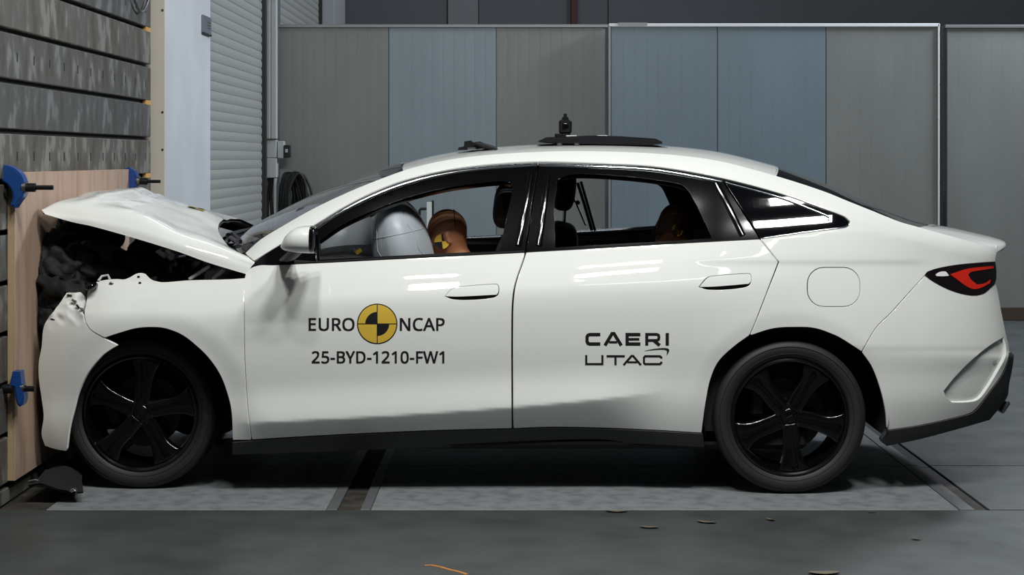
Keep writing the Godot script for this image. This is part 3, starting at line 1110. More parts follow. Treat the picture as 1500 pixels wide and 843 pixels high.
func car() -> void:
	var base := Vector3(0, 0, -DC)
	var t := thing("car", "white four-door saloon with a crushed nose and raised buckled hood against the barrier", "car", base)
	t.set_meta("base", base)
	# --- lower body
	var arch_f := [153, 495, 171, 489, 200, 481, 227, 479.5, 245, 482, 267, 491, 288, 507, 307, 526, 323, 550, 333, 576, 339, 602, 341, 645]
	var fender := [359, 407.5, 340, 409, 310, 410, 275, 411, 240, 413.5, 231, 412.5, 221, 409.5, 213, 401.5, 206, 400, 199, 401.5, 191, 406, 182, 409.5, 172, 409, 160, 409.5, 150, 411, 142, 413, 134, 418, 129, 426, 127, 440, 124, 455, 125, 469, 133, 483]
	fender.append_array(arch_f)
	fender.append_array([368, 645, 362, 600, 357.5, 520, 357, 450])
	both("front_fender", smooth(fender, 4.0, 30.0), M.paint, t, 0.5, 0.0, 0.02)
	var corner := smooth([97, 429, 118, 427.5, 124, 436, 121, 452, 123, 468, 131, 482, 150, 495, 172, 506.5, 161, 513, 149, 522, 128, 547, 115, 573, 107, 600, 101, 627, 97, 662, 80, 659, 65, 654, 60, 637, 63, 611, 60, 584, 56, 555, 56, 531, 60, 509, 63, 480, 70, 466, 83, 449], 4.0, 40.0)
	both("front_bumper", corner, M.paint, t, 0.6, -0.002, 0.02)
	var h1 := smooth([650.5, 435, 656, 427.5, 663, 422, 671, 419.5, 725, 415.2, 729.6, 416.3, 731.6, 420, 731.6, 429, 729, 434, 722, 437.3, 692, 440.3, 664, 439.6], 2.0, 45.0)
	var door := smooth([769, 370, 764, 385, 757, 405, 752, 425, 749.5, 460, 749.5, 605, 750, 628.5, 650, 631, 560, 634.5, 460, 639.5, 369, 645, 363, 600, 358.5, 520, 358, 450, 358, 410, 360, 401, 367, 393, 380, 388.5, 400, 388.5, 465, 385.5, 630, 377, 700, 373.5], 4.0, 30.0)
	var fd := put("front_door", sheet(shrunk(door, 1.0), [h1], 0.0, 0.025, 4.0), M.paint, t)
	put("front_door", sheet(shrunk(door, 1.0), [], 0.0, 0.025, 16.0, true), M.paint, t)
	decal("handle_cup", Geometry2D.offset_polygon(h1, 2.0)[0], M.dark, fd, -0.024)
	decal("door_handle", smooth([652.5, 434.3, 657.5, 428.3, 664, 423.3, 671.5, 421, 725, 416.9, 728.6, 417.8, 730, 420.6, 730, 428, 727.5, 432, 690, 434, 670, 434.8], 2.0, 45.0), M.paint, fd, 0.002)
	var h2 := smooth([1022.5, 421, 1028, 413.5, 1034, 407, 1041, 404, 1095, 399.8, 1099.8, 401, 1101.6, 404.5, 1101.4, 412.5, 1098.5, 418.5, 1090, 422.3, 1062, 425.4, 1036, 425.2], 2.0, 45.0)
	var rdoor := smooth([771, 369.7, 766, 385, 759, 405, 754, 425, 751.5, 460, 751.5, 605, 752, 628.5, 810, 626.5, 890, 628, 960, 631, 1028, 635, 1030, 618, 1034, 590, 1041, 556, 1053, 530, 1075, 508.5, 1097.5, 492, 1102, 483, 1140, 384, 1113, 350.5, 1000, 356.5, 900, 362.5], 4.0, 24.0)
	var rd := put("rear_door", sheet(shrunk(rdoor, 1.0), [h2], 0.0, 0.025, 4.0), M.paint, t)
	put("rear_door", sheet(shrunk(rdoor, 1.0), [], 0.0, 0.025, 16.0, true), M.paint, t)
	decal("handle_cup", Geometry2D.offset_polygon(h2, 2.0)[0], M.dark, rd, -0.024)
	decal("door_handle", smooth([1024.5, 420.5, 1030, 414, 1035.5, 408.4, 1041.5, 405.6, 1095, 401.4, 1098.8, 402.4, 1100, 405.2, 1099.8, 412, 1096.5, 416, 1062, 419, 1042, 420.3], 2.0, 45.0), M.paint, rd, 0.002)
	# roof rail, pillars and rear quarter in one sheet
	var side_px := []
	for x in [359, 368, 380, 393, 407, 433, 460, 486, 513, 536, 560, 593, 616, 640, 670, 700, 740, 780, 815, 850, 890, 930, 965, 1000, 1030, 1060, 1098, 1135, 1168, 1190, 1212, 1240, 1260, 1280, 1300, 1316, 1328, 1340, 1362, 1387, 1420, 1453]:
		side_px.append_array([x, look(t_top, x)])
	side_px.append_array([1461, 364, 1458, 383.5, 1430, 385.3, 1401, 388.3, 1373, 393.5, 1358, 399, 1355, 403, 1330, 430, 1304, 459, 1283, 480, 1262, 515, 1240, 500.5, 1224, 491.5, 1194, 481, 1163, 479.3, 1132, 481.5, 1099, 491.5, 1103.5, 483, 1142, 384, 1114.5, 349.5, 1181, 340.5, 1237, 333.5, 1244.5, 329.5, 1245.5, 324, 1237, 317, 1206, 305.5, 1141, 282.5, 1057, 260.5, 961, 243.5, 873, 238.5, 788, 236, 713, 240.5, 647, 249.5, 588, 264.5, 540, 283.5, 500, 304.5, 461, 329, 430, 347, 409, 359, 380, 377, 372, 382])
	var whole := smooth(side_px, 4.0, 26.0)
	var fuel := rounded_rect(1181.5, 391, 1261, 450.5, 25)
	put("body_side", sheet(shrunk(whole, 0.5), [fuel], 0.0, 0.025, 7.0), M.paint, t)
	put("body_side", sheet(shrunk(whole, 0.5), [], 0.0, 0.025, 14.0, true), M.paint, t)
	decal("fuel_flap", shrunk(fuel, 1.7), M.paint, t, 0.0005)
	decal("fuel_flap_well", Geometry2D.offset_polygon(fuel, 2.0)[0], M.dark, t, -0.02)
	# rear bumper with its side recess, lower cladding
	var vent := smooth([1382, 573, 1400, 551, 1424, 527, 1450, 506, 1470, 494, 1474, 508, 1473, 524, 1462, 545, 1448, 568, 1437, 583, 1428, 588.5, 1410, 590.5, 1394, 590.5, 1386, 583], 3.0, 40.0)
	var rb := smooth([1355, 404.5, 1366, 412.5, 1387, 423.7, 1407, 430.7, 1427, 433.7, 1441, 430.7, 1452, 421.7, 1458, 414.5, 1460.5, 420, 1466, 450, 1474, 490, 1478.5, 514, 1470.5, 543, 1449.5, 574, 1427, 602, 1413, 608.5, 1347, 623.5, 1300, 630.5, 1297.5, 603, 1289.5, 569, 1277.5, 538, 1263, 516.5, 1284, 481, 1305, 460, 1331, 431], 4.0, 30.0)
	put("rear_bumper", sheet(shrunk(rb, 0.6), [vent], 0.0, 0.02, 7.0), M.paint, t)
	put("rear_bumper", sheet(shrunk(rb, 0.6), [], 0.0, 0.02, 14.0, true), M.paint, t)
	decal("bumper_recess", shrunk(vent, -1.0), M.paint, t, -0.016)
	both("bumper_cladding", smooth([1300.5, 631.5, 1347, 624.5, 1413, 609.5, 1428, 603, 1450, 575, 1471, 544, 1479, 516, 1484, 521, 1482, 538, 1477, 563, 1474, 582, 1449, 615, 1400, 629, 1347, 643, 1299, 653, 1290, 646], 4.0, 35.0), M.cladding, t, 0.0, 0.004, 0.03)
	var rf := MB.new()
	rf.box(at_px(1466, 594, 8.02), Vector3(0.02, 0.06, 0.16), 0.006, Basis(Vector3.BACK, -0.6))
	put("exhaust_tip", rf, M.steel, t)
	decal("parking_sensor", circle(Vector2(1461, 532), 3.2, 16), M.white_plastic, t, -0.014)
	both("side_skirt", smooth([341, 649, 460, 641, 560, 636, 650, 632.5, 750, 630, 810, 628, 890, 629.5, 960, 632.5, 1029, 636.5, 1031, 655, 960, 651, 890, 649.5, 810, 650, 750, 651.5, 650, 655, 560, 658, 460, 662, 341, 666], 4.0, 30.0), M.cladding, t, 0.0, 0.002, 0.05)
	# --- tail lamp
	var lens := smooth([1355.5, 402, 1359, 398.5, 1373, 393.8, 1401, 388.6, 1430, 386, 1457.5, 384, 1459, 398, 1457.5, 414, 1451, 421, 1441, 429.5, 1427, 432.7, 1407, 429.7, 1387, 422.6, 1366, 411.5], 3.0, 45.0)
	var lamp := both("tail_lamp", lens, M.lamp_black, t, 0.3, 0.003, 0.03)
	decal("red_lens", smooth([1391, 402.5, 1398, 400, 1415, 394.5, 1435, 391.8, 1453.5, 390, 1453.8, 393.6, 1435, 396.5, 1421, 399, 1417, 403, 1421, 410, 1430, 417.5, 1443, 415, 1449.5, 410.5, 1448.5, 415.5, 1435, 422.4, 1425, 424, 1415, 420, 1398, 407.5], 2.0, 50.0), M.lamp_red, lamp, 0.006)
	decal("clear_lens", smooth([1370, 402.5, 1376, 399, 1384, 398.5, 1387, 401.5, 1389, 404.5, 1380, 405.3, 1371, 405], 2.0, 50.0), M.panel_trim_bright, lamp, 0.006)
	# --- windows
	var open_f := smooth([468, 352, 500, 330, 535, 313, 591, 291, 647, 276, 700, 268, 735, 265, 748, 267.5, 752, 275, 744, 310, 732, 367.5, 631, 372, 468, 380.5], 4.0, 40.0)
	var open_r := smooth([813, 352, 812, 290, 816, 264, 828, 256.5, 860, 254.5, 927, 259, 985, 267, 1003, 273, 1015, 290, 1030, 320, 1043, 349, 1000, 352, 900, 357.5, 813, 362.5], 4.0, 45.0)
	both("window_frame", smooth([462.5, 331, 500, 305.8, 540, 284.8, 588, 265.8, 647, 250.8, 713, 241.8, 787, 237.2, 768.5, 369.5, 700, 373, 630, 376.5, 465, 385.3], 4.0, 26.0), M.gloss_black, t, 0.2, -0.003, 0.04, [open_f], 8.0, 0.15)
	both("window_frame", smooth([789.5, 237.2, 873, 239.8, 961, 244.8, 1056, 261.8, 1112, 349.3, 1000, 355.7, 900, 361.7, 771, 369.3], 4.0, 26.0), M.gloss_black, t, 0.2, -0.003, 0.04, [open_r], 8.0, 0.15)
	both("quarter_window", smooth([1059, 262.5, 1141, 283.8, 1206, 306.8, 1236, 318, 1243.5, 324.5, 1242, 329, 1236, 332.5, 1181, 339.5, 1115, 348.7], 4.0, 30.0), M.privacy_glass, t, 0.4, -0.003, 0.02)
	for far in [false, true]:
		put("window_trim", bead(open_curve([464, 334, 500, 310.3, 540, 289.3, 588, 270.3, 647, 255, 713, 245.8, 786, 241.2]), 2.2, 0.005, -0.001, far), M.chrome, t)
		put("window_trim", bead(open_curve([790, 241.2, 873, 244, 961, 249.3, 1057, 266]), 2.2, 0.005, -0.001, far), M.chrome, t)
		put("window_trim", bead(open_curve([1063, 267.5, 1141, 289, 1200, 311.5, 1213, 317.5, 1216, 320, 1213, 322.5]), 1.5, 0.005, -0.001, far), M.chrome, t)
		put("sill_trim", bead(open_curve([1116, 349.5, 1181, 340.3, 1215, 336, 1238, 333, 1243.5, 329]), 1.1, 0.004, 0.0, far), M.chrome, t)
		put("sill_seal", bead(open_curve([467, 384, 630, 375.5, 700, 372, 768, 368.6]), 1.5, 0.004, -0.001, far), M.seal_black, t)
	# rounded gloss covers on the middle and rear pillars
	for far in [false, true]:
		put("pillar_cover", bead(open_curve([778, 252, 770, 300, 759, 360]), 5.0, 0.009, -0.004, far), M.gloss_black, t)
		put("pillar_cover", bead(open_curve([802, 256, 797, 300, 789, 360]), 5.0, 0.009, -0.004, far), M.gloss_black, t)
		put("pillar_cover", bead(open_curve([1049, 268, 1066, 300, 1088, 345]), 5.0, 0.009, -0.004, far), M.gloss_black, t)
	# quarter-lamp sail and mirrors
	both("mirror_base", smooth([380, 378.5, 409, 360, 430, 348, 461, 330.5, 463.3, 385.3, 400, 388, 372, 388.5], 4.0, 35.0), M.gloss_black, t, 0.3, -0.002, 0.03)
	for far in [false, true]:
		var shell := MB.new()
		var rim := MB.new()
		var rows := []
		for s in [[411, 361.5, 0.6, 0.004], [413, 360.5, 4.5, 0.02], [418, 357, 10.5, 0.05], [426, 353.6, 15.5, 0.075], [436, 351.6, 18.6, 0.092], [447, 351, 20.0, 0.10], [456, 351.0, 20.4, 0.102]]:
			rows.append(mirror_ring(s, far))
		shell.grid(rows, mirrored(at_px(440, 352, 7.5)) if far else at_px(440, 352, 7.5), true)
		var ms := put("door_mirror", shell, M.paint, t)
		rim.grid([mirror_ring([456, 351.0, 20.4, 0.102], far), mirror_ring([461.5, 351.5, 20.0, 0.10], far), mirror_ring([462.5, 351.5, 17.5, 0.09], far), mirror_ring([460, 351.5, 17, 0.088], far), mirror_ring([460, 351.5, 0.5, 0.002], far)], mirrored(at_px(440, 352, 7.5)) if far else at_px(440, 352, 7.5), true)
		put("mirror_rim", rim, M.gloss_black, ms)
		var arm := MB.new()
		var pts := [at_px(436, 366, 7.54), at_px(428, 374, 7.60), at_px(422, 379, 7.68), at_px(420, 380, 7.75)]
		if far:
			pts = pts.map(mirrored)
		arm.tube(pts, 0.034, 12, 0.35, Vector3.UP)
		put("mirror_arm", arm, M.trim_black, ms)
	# --- roof, screens, boot lid, tail
	var e_near := func(xs: Array) -> Array:
		var o := []
		for x in xs:
			o.append(side0(Vector2(x, look(t_top, x) + 0.6)))
		return o
	var span := func(near: Array, bulge: Vector3, n: int, fore := Vector3.ZERO) -> Array:
		var rows := []
		for r in n + 1:
			var s := float(r) / n
			var k := 1.0 - pow(absf(2.0 * s - 1.0), 2.2)
			var row := []
			for j in near.size():
				var u := float(j) / (near.size() - 1)
				row.append(near[j].lerp(mirrored(near[j]), s) + (bulge + fore * u) * k)
			rows.append(row)
		return rows
	var deep := Vector3(0, -1, -DC)
	var xs := []
	for k in 40:
		xs.append(lerpf(590, 1137, k / 39.0))
	var mb := MB.new()
	mb.grid(span.call(e_near.call(xs), Vector3(-0.02, 0.034, 0), 24, Vector3(0.09, 0.012, 0)), deep)
	put("roof", mb, M.paint, t)
	mb = MB.new()
	mb.grid(span.call(e_near.call(xs), Vector3(0, -0.03, 0), 12), Vector3(0, 5, -DC))
	put("headliner", mb, M.lining, t, Vector3(0, -0.035, 0))
	xs = []
	for k in 24:
		xs.append(lerpf(352, 591, k / 23.0))
	mb = MB.new()
	mb.grid(span.call(e_near.call(xs), Vector3(-0.12, 0.05, 0), 20, Vector3(0.08, -0.012, 0)), deep)
	put("windscreen", mb, M.glass, t)
	var head := xs.slice(20)
	mb = MB.new()
	mb.grid(span.call(e_near.call(head), Vector3(-0.055, 0.038, 0), 20, Vector3(0.02, 0, 0)), deep)
	put("windscreen_band", mb, M.gloss_black, t, Vector3(0.004, -0.006, 0))
	xs = []
	for k in 20:
		xs.append(lerpf(1134, 1344, k / 19.0))
	mb = MB.new()
	mb.grid(span.call(e_near.call(xs), Vector3(0.07, 0.046, 0), 20, Vector3(0.09, -0.05, 0)), deep)
	put("rear_window", mb, M.privacy_glass, t)
	# boot lid with its lip
	var near_row := []
	for x in [1338, 1356, 1378, 1400, 1420, 1440, 1452, 1459, 1460]:
		near_row.append(side0(Vector2(x, look(t_top, x) + (1.0 if x < 1456 else 2.0 + (x - 1456) * 1.2))))
	var mid_row := []
	for q in [[1352, 327], [1364, 328.6], [1385, 332.2], [1408, 337], [1430, 342], [1450, 346.8], [1463, 351], [1465.5, 354], [1460, 360]]:
		mid_row.append(at_px(q[0], q[1], DC))
	var quarter := []
	for j in 9:
		var a: Vector3 = near_row[j]
		var b: Vector3 = mid_row[j]
		quarter.append(Vector3(lerpf(a.x, b.x, 0.62), lerpf(a.y, b.y, 0.66), lerpf(a.z, b.z, 0.4)))
	var ctrl := [near_row, quarter, mid_row, quarter.map(mirrored), near_row.map(mirrored)]
	mb = MB.new()
	mb.grid(net(ctrl, 32, 28), deep + Vector3(1, 0, 0))
	put("boot_lid", mb, M.paint, t)
	# tail panel between the two corners
	var tail_rows := []
	for r in 15:
		var s := r / 14.0
		var k := 1.0 - pow(absf(2.0 * s - 1.0), 2.4)
		var row := []
		for j in 26:
			var y := lerpf(359.0, 606.0, j / 25.0)
			var a := side0(Vector2(look(t_tail, y) - 6.0 - (maxf(0.0, y - 560.0) * 0.3), y))
			row.append(a.lerp(mirrored(a), s) + Vector3(0.06 * k, 0, 0))
		tail_rows.append(row)
	mb = MB.new()
	mb.grid(tail_rows, Vector3(1.0, 0.7, -DC))
	put("tail_panel", mb, M.paint, t)
	mb = MB.new()
	var low := []
	for row in tail_rows:
		var o := []
		for j in range(19, 26):
			o.append(row[j] + Vector3(0.006, 0, 0))
		low.append(o)
	mb.grid(low, Vector3(1.0, 0.7, -DC))
	put("rear_valance", mb, M.cladding, t)
	hood(t)
	inside(t)
	# --- wheels
	var w := make_wheel()
	t.add_child(w, true)
	var y := 0.3315
	var fx := (206.0 - VX) * 7.71 / F
	var rx := (1157.5 - VX) * 7.71 / F
	w.position = Vector3(rx, y, -7.815) - base
	for q in [[fx * 7.825 / 7.71, -7.93, -0.03, 0.45], [rx, -2 * DC + 7.815, PI, 0.2], [fx, -2 * DC + 7.815, PI, 0.7]]:
		var c := w.duplicate()
		c.name = "wheel"
		t.add_child(c, true)
		c.position = Vector3(q[0], y, q[1]) - base
		c.basis = Basis(Vector3.UP, q[2]) * Basis(Vector3.BACK, q[3])
	for x in [fx, rx]:
		for s in [1.0, -1.0]:
			mb = MB.new()
			var rows := []
			for z in [0.0, 0.5]:
				var row := []
				for k in 25:
					var a := lerpf(-0.25, PI + 0.25, k / 24.0)
					row.append(Vector3(x + 0.025 + cos(a) * 0.40, 0.345 + sin(a) * 0.40, -DC + s * ((0.885 if x > 0.0 else 0.775) - z)))
				rows.append(row)
			mb.grid(rows, Vector3(x, 3.0, -DC))
			var back := []
			for k in 25:
				var a := lerpf(-0.05, PI + 0.05, k / 24.0)
				back.append(Vector3(x + 0.025 + cos(a) * 0.40, 0.345 + sin(a) * 0.40, -DC + s * 0.40))
			mb.face(back, Vector3(0, 0, s))
			put("wheel_arch_liner", mb, M.dark, t)
	lettering_on(fd, rd)

func mirror_ring(s: Array, far: bool) -> Array:
	var o := []
	for k in 20:
		var a := TAU * k / 20.0
		var ca := signf(cos(a)) * pow(absf(cos(a)), 0.8)
		var sa := signf(sin(a)) * pow(absf(sin(a)), 0.8)
		var p := at_px(s[0], s[1] - sa * s[2], 7.50 + 0.03 * (s[0] - 456.0) / 45.0) + Vector3(0, 0, ca * s[3])
		o.append(mirrored(p) if far else p)
	return o

func lettering_on(fd: Node3D, rd: Node3D) -> void:
	lettering("EURO", 452.5, 466.3, 519, 484.7, fd)
	lettering("NCAP", 586, 466.3, 651, 484.7, fd)
	lettering("25-BYD-1210-FW1", 457, 515, 650.5, 532.4, fd)
	var c := Vector2(552.6, 474.8)
	decal("emblem_ring", circle(c, 29.6, 56), M.decal_black, fd, 0.001)
	decal("emblem_disc", circle(c, 28.0, 56), M.decal_yellow, fd, 0.0016)
	decal("emblem_quadrant", pie(c, 17.5, PI, PI * 1.5), M.decal_black, fd, 0.0022)
	decal("emblem_quadrant", pie(c, 17.5, 0.0, PI * 0.5), M.decal_black, fd, 0.0022)
	decal("emblem_line", stroke([c.x - 28, c.y, c.x + 28, c.y], 1.2), M.decal_black, fd, 0.0021)
	decal("emblem_line", stroke([c.x, c.y - 28, c.x, c.y + 28], 1.2), M.decal_black, fd, 0.0020)
	# wide bold word, then the thin one under it
	var b := 4.7
	for s in [
		[[879.3, 490.4, 863.5, 490.4, 861, 491.6, 859.9, 494, 859.9, 500.5, 861, 503, 863.5, 504.2, 879.3, 504.2], b], [[886.2, 506.3, 896.6, 489, 899.4, 489, 910, 506.3], b], [[892, 501.6, 904, 501.6], 3.2],
		[[938, 490.4, 918.6, 490.4, 918.6, 504.2, 938, 504.2], b], [[919, 497.3, 936.5, 497.3], 3.6], [[947.4, 506.4, 947.4, 488.1], 4.4], [[949.0, 490.1, 962, 490.1, 964.6, 491.3, 965.3, 494.4, 964.6, 497.6, 962, 499.0, 949.0, 499.0], 3.9], [[957, 498.5, 966.3, 506.2], b], [[977.4, 488.2, 977.4, 506.4], b],
	]:
		decal("lettering", stroke(s[0], s[1]), M.decal_black, rd)
	for s in [
		[[858.7, 520.6, 858.7, 533.7, 882.4, 533.7, 882.4, 520.6], 3.0], [[888.6, 522.2, 915.2, 522.2], 3.0], [[901.6, 523, 901.6, 535.2], 3.0], [[913.4, 535.2, 925, 521.8, 927.4, 521.8, 938.8, 535.2], 3.0], [[919, 531, 933.5, 531], 2.6],
		[[968.7, 525.5, 968.7, 524, 966.6, 522.2, 945, 522.2, 943.3, 524, 943.3, 532, 945, 533.7, 966.6, 533.7, 968.7, 532, 968.7, 530.2], 3.0],
	]:
		decal("lettering", stroke(s[0], s[1]), M.decal_black, rd)
	decal("letter_swoosh", smooth([944, 514.4, 955, 512, 966, 510.6, 974, 510.3, 979, 511.3, 980.3, 513.5, 979, 517, 976.3, 521.3, 977, 516.5, 976.8, 514, 974, 512.8, 966, 512.5, 955, 513.3], 2.0, 60.0), M.decal_black, rd)

# ---------------------------------------------------------------- buckled hood and the crushed nose
func hood(t: Node3D) -> void:
	var spec := [
		[[66, 314, 7.80], [104, 325, 7.80], [140, 333, 7.79], [200, 350, 7.78], [258, 368, 7.77], [305, 385, 7.77], [361, 402, 7.76]],
		[[63, 310, 7.82], [102, 316, 7.81], [140, 321, 7.80], [204, 335, 7.79], [262, 355, 7.78], [312, 371, 7.78], [368, 391, 7.77]],
		[[63, 306.5, 7.86], [86, 298, 7.87], [132, 302, 7.86], [206, 314, 7.85], [262, 340, 7.84], [312, 357, 7.83], [371, 381, 7.80]],
		[[88, 301, 8.02], [104, 292, 8.05], [150, 293, 8.04], [214, 307, 8.02], [262, 328, 8.02], [300, 343, 8.0], [335, 361, 7.98]],
		[[100, 297, 8.3], [128, 284, 8.34], [170, 282, 8.3], [226, 296, 8.3], [268, 313, 8.3], [300, 326, 8.3], [320, 338, 8.28]],
		[[120, 290, 8.6], [146, 280.5, 8.62], [184, 279, 8.6], [232, 289.5, 8.6], [274, 301, 8.6], [306, 311, 8.6], [326, 324, 8.58]],
		[[146, 287, 8.95], [170, 282, 8.95], [202, 282, 8.95], [242, 292, 8.95], [284, 303, 8.95], [318, 313, 8.95], [344, 321, 8.95]],
		[[168, 290, 9.28], [186, 287, 9.28], [214, 289, 9.28], [254, 299, 9.28], [292, 307, 9.28], [335, 320, 9.28], [386, 337, 9.28]],
		[[172, 304, 9.34], [188, 303, 9.34], [216, 307, 9.34], [256, 316, 9.34], [295, 326, 9.34], [338, 338, 9.34], [388, 352, 9.34]],
	]
	var ctrl := []
	for r in spec:
		var row := []
		for q in r:
			row.append(at_px(q[0], q[1], q[2]))
		ctrl.append(row)
	var nu := 72
	var nv := 64
	var rows := net(ctrl, nu, nv)
	for r in nv + 1:
		for c in nu + 1:
			var v := float(r) / nv
			var u := float(c) / nu
			var k := smoothstep(0.24, 0.34, v) * (1.0 - smoothstep(0.8, 0.95, v))
			var p: Vector3 = rows[r][c]
			p.y += k * (0.012 * bump.get_noise_2d(p.x * 70.0, p.z * 90.0) + 0.010 * (1.0 - u) * bump.get_noise_2d(p.x * 190.0 + 50.0, p.z * 60.0))
			p.y += k * 0.02 * exp(-pow((u - 0.36 - 0.25 * (v - 0.5)) / 0.05, 2.0))
			rows[r][c] = p
	var mb := MB.new()
	mb.grid(rows, Vector3(-1.3, -3.0, -8.5))
	put("hood", mb, M.paint, t)
	var under := []
	for r in nv + 1:
		if r % 2 == 1:
			continue
		var o := []
		for c in range(0, nu + 1, 2):
			var v := float(r) / nv
			o.append(rows[r][c] + Vector3(0.004, -0.014 * smoothstep(0.0, 0.15, v) * (1.0 - smoothstep(0.85, 1.0, v)), -0.006 * signf(0.5 - v)))
		under.append(o)
	mb = MB.new()
	mb.grid(under, Vector3(-1.3, 4.0, -8.5))
	put("hood_liner", mb, M.soot, t)
	# target sticker on the hood
	var at := func(v: float, u: float) -> Vector3:
		return rows[int(round(v * nv))][int(round(u * nu))] + Vector3(0, 0.003, 0)
	for q in [[0.585, 0.68, 0.585, 0.80, "sticker_yellow"], [0.585, 0.69, 0.60, 0.74, "decal_black"], [0.60, 0.75, 0.62, 0.79, "decal_black"]]:
		mb = MB.new()
		var g := []
		for a in 4:
			var row := []
			for b in 6:
				row.append(at.call(lerpf(q[0], q[2] + (0.04 if q[4] == "sticker_yellow" else 0.0), a / 3.0), lerpf(q[1], q[3], b / 5.0)) + Vector3(0, 0.001 if q[4] == "decal_black" else 0.0, 0))
			g.append(row)
		mb.grid(g, Vector3(-1.3, -3.0, -8.5))
		put("hood_sticker", mb, M[q[4]], t)
	# cowl under the screen
	var near := [[300, 394, 7.86], [322, 383, 7.86], [345, 374, 7.86], [366, 366, 7.86], [394, 344, 7.9]]
	var cr := [[], [], [], [], []]
	for q in near:
		var a := at_px(q[0], q[1], q[2])
		var b := mirrored(a)
		for k in 5:
			cr[k].append(a.lerp(b, k / 4.0) + Vector3(-0.05, 0.02, 0) * (1.0 - pow(2.0 * k / 4.0 - 1.0, 2.0)))
	mb = MB.new()
	mb.grid(net(cr, 16, 16), Vector3(-1.2, -3, -DC))
	put("cowl", mb, M.soot, t)
	mb = MB.new()
	mb.tube([at_px(334, 345, 8.3), at_px(352, 340, 8.5), at_px(384, 334, 8.9)], 0.012, 8)
	mb.tube([at_px(330, 352, 8.2), at_px(342, 346, 8.25), at_px(352, 357, 8.1)], 0.018, 8)
	put("wiper_arm", mb, M.black_metal, t)
	mb = MB.new()
	mb.tube([at_px(330, 356, 8.1), at_px(338, 349, 8.12), at_px(347, 355, 8.05)], 0.012, 8)
	put("bent_bracket", mb, M.engine_grey, t)
	# engine bay
	mb = MB.new()
	mb.box(Vector3(-1.56, 0.58, -DC), Vector3(0.86, 0.60, 1.22), 0.04)
	put("engine_block", mb, M.dark, t)
	mb = MB.new()
	mb.box(Vector3(-1.35, 0.70, -9.22), Vector3(1.3, 0.62, 0.06), 0.02)
	mb.box(Vector3(-1.10, 0.60, -DC), Vector3(0.08, 0.72, 1.4), 0.02)
	put("inner_wing", mb, M.dark, t)
	mb = MB.new()
	mb.box(at_px(150, 372, 8.2), Vector3(0.18, 0.085, 0.3), 0.02, Basis(Vector3.BACK, -0.45))
	put("engine_cover", mb, M.engine_grey, t)
	mb = MB.new()
	mb.box(at_px(168, 398, 8.05), Vector3(0.17, 0.05, 0.2), 0.015, Basis(Vector3.BACK, -0.2))
	put("fuse_box", mb, M.soot, t)
	mb = MB.new()
	mb.blob(at_px(211, 363, 8.5), Vector3(0.055, 0.035, 0.06), Basis(Vector3.BACK, 0.4), bump, 0.04, 500.0, 24, 14)
	put("strut_top", mb, M.engine_grey, t)
	mb = MB.new()
	mb.blob(at_px(246, 372, 8.02), Vector3(0.046, 0.022, 0.04), Basis(Vector3.BACK, -0.05), bump, 0.035, 700.0, 24, 14)
	put("torn_foil", mb, M.pale_scrap, t)
	mb = MB.new()
	mb.box(at_px(292, 400, 7.84), Vector3(0.11, 0.016, 0.02), 0.004, Basis(Vector3.BACK, 0.58))
	put("brace_bar", mb, M.pale_scrap, t)
	mb = MB.new()
	mb.box(at_px(320, 402, 7.84), Vector3(0.07, 0.018, 0.02), 0.004, Basis(Vector3.BACK, 0.7))
	put("brace_bar", mb, M.pale_scrap, t)
	for q in [[84, 385, 8.1, 0.06, 0.12, 0.2, 1], [98, 362, 8.3, 0.08, 0.06, 0.22, 2], [106, 392, 8.0, 0.10, 0.09, 0.14, 3], [84, 425, 7.95, 0.06, 0.13, 0.13, 4], [112, 418, 7.98, 0.07, 0.06, 0.12, 5], [76, 455, 7.95, 0.04, 0.07, 0.12, 6], [190, 392, 8.2, 0.12, 0.05, 0.2, 7], [250, 396, 8.15, 0.14, 0.04, 0.2, 8], [130, 380, 8.6, 0.15, 0.14, 0.3, 9], [88, 350, 8.6, 0.07, 0.11, 0.3, 10], [104, 348, 8.35, 0.12, 0.07, 0.25, 12]]:
		mb = MB.new()
		mb.blob(at_px(q[0], q[1], q[2]), Vector3(q[3], q[4], q[5]), Basis(Vector3.BACK, 0.3 * sin(q[6] * 2.1)), bump, 0.075, 210.0 + 22.0 * q[6], 44, 28, 0.8)
		for j in mb.v.size():
			mb.v[j].x = maxf(mb.v[j].x, -2.094 + 0.004 * (j % 3))
		put("crushed_trim", mb, M.soot if int(q[6]) % 2 else M.dark, t)
	var r2 := RandomNumberGenerator.new()
	r2.seed = 12
	for k in 14:
		mb = MB.new()
		var p := []
		var x := 95.0 + 230.0 * r2.randf()
		var yy := 372.0 + 28.0 * r2.randf()
		for j in 6:
			p.append(at_px(x + j * (6.0 + 8.0 * r2.randf()) * (1.0 if k % 2 else -0.6), yy + 12.0 * r2.randf() - j * 1.5 * (1.0 if k % 3 else -1.0), 8.0 + 0.35 * r2.randf()))
		for j in 6:
			p[j].x = maxf(p[j].x, -2.07)
		var fine := []
		for j in 5:
			for i in 5:
				fine.append(p[j].cubic_interpolate(p[j + 1], p[maxi(j - 1, 0)], p[mini(j + 2, 5)], i / 5.0))
		mb.tube(fine, 0.006 + 0.007 * r2.randf(), 7)
		put("engine_hose", mb, M.cable if k % 3 else M.engine_grey, t)
	# fender rail fittings and headlamp remains
	mb = MB.new()
	mb.tube([at_px(144, 412, 7.76), at_px(149, 405, 7.78), at_px(158, 403.5, 7.79), at_px(161, 410, 7.78)], 0.006, 8)
	put("fender_loop", mb, M.pale_scrap, t)
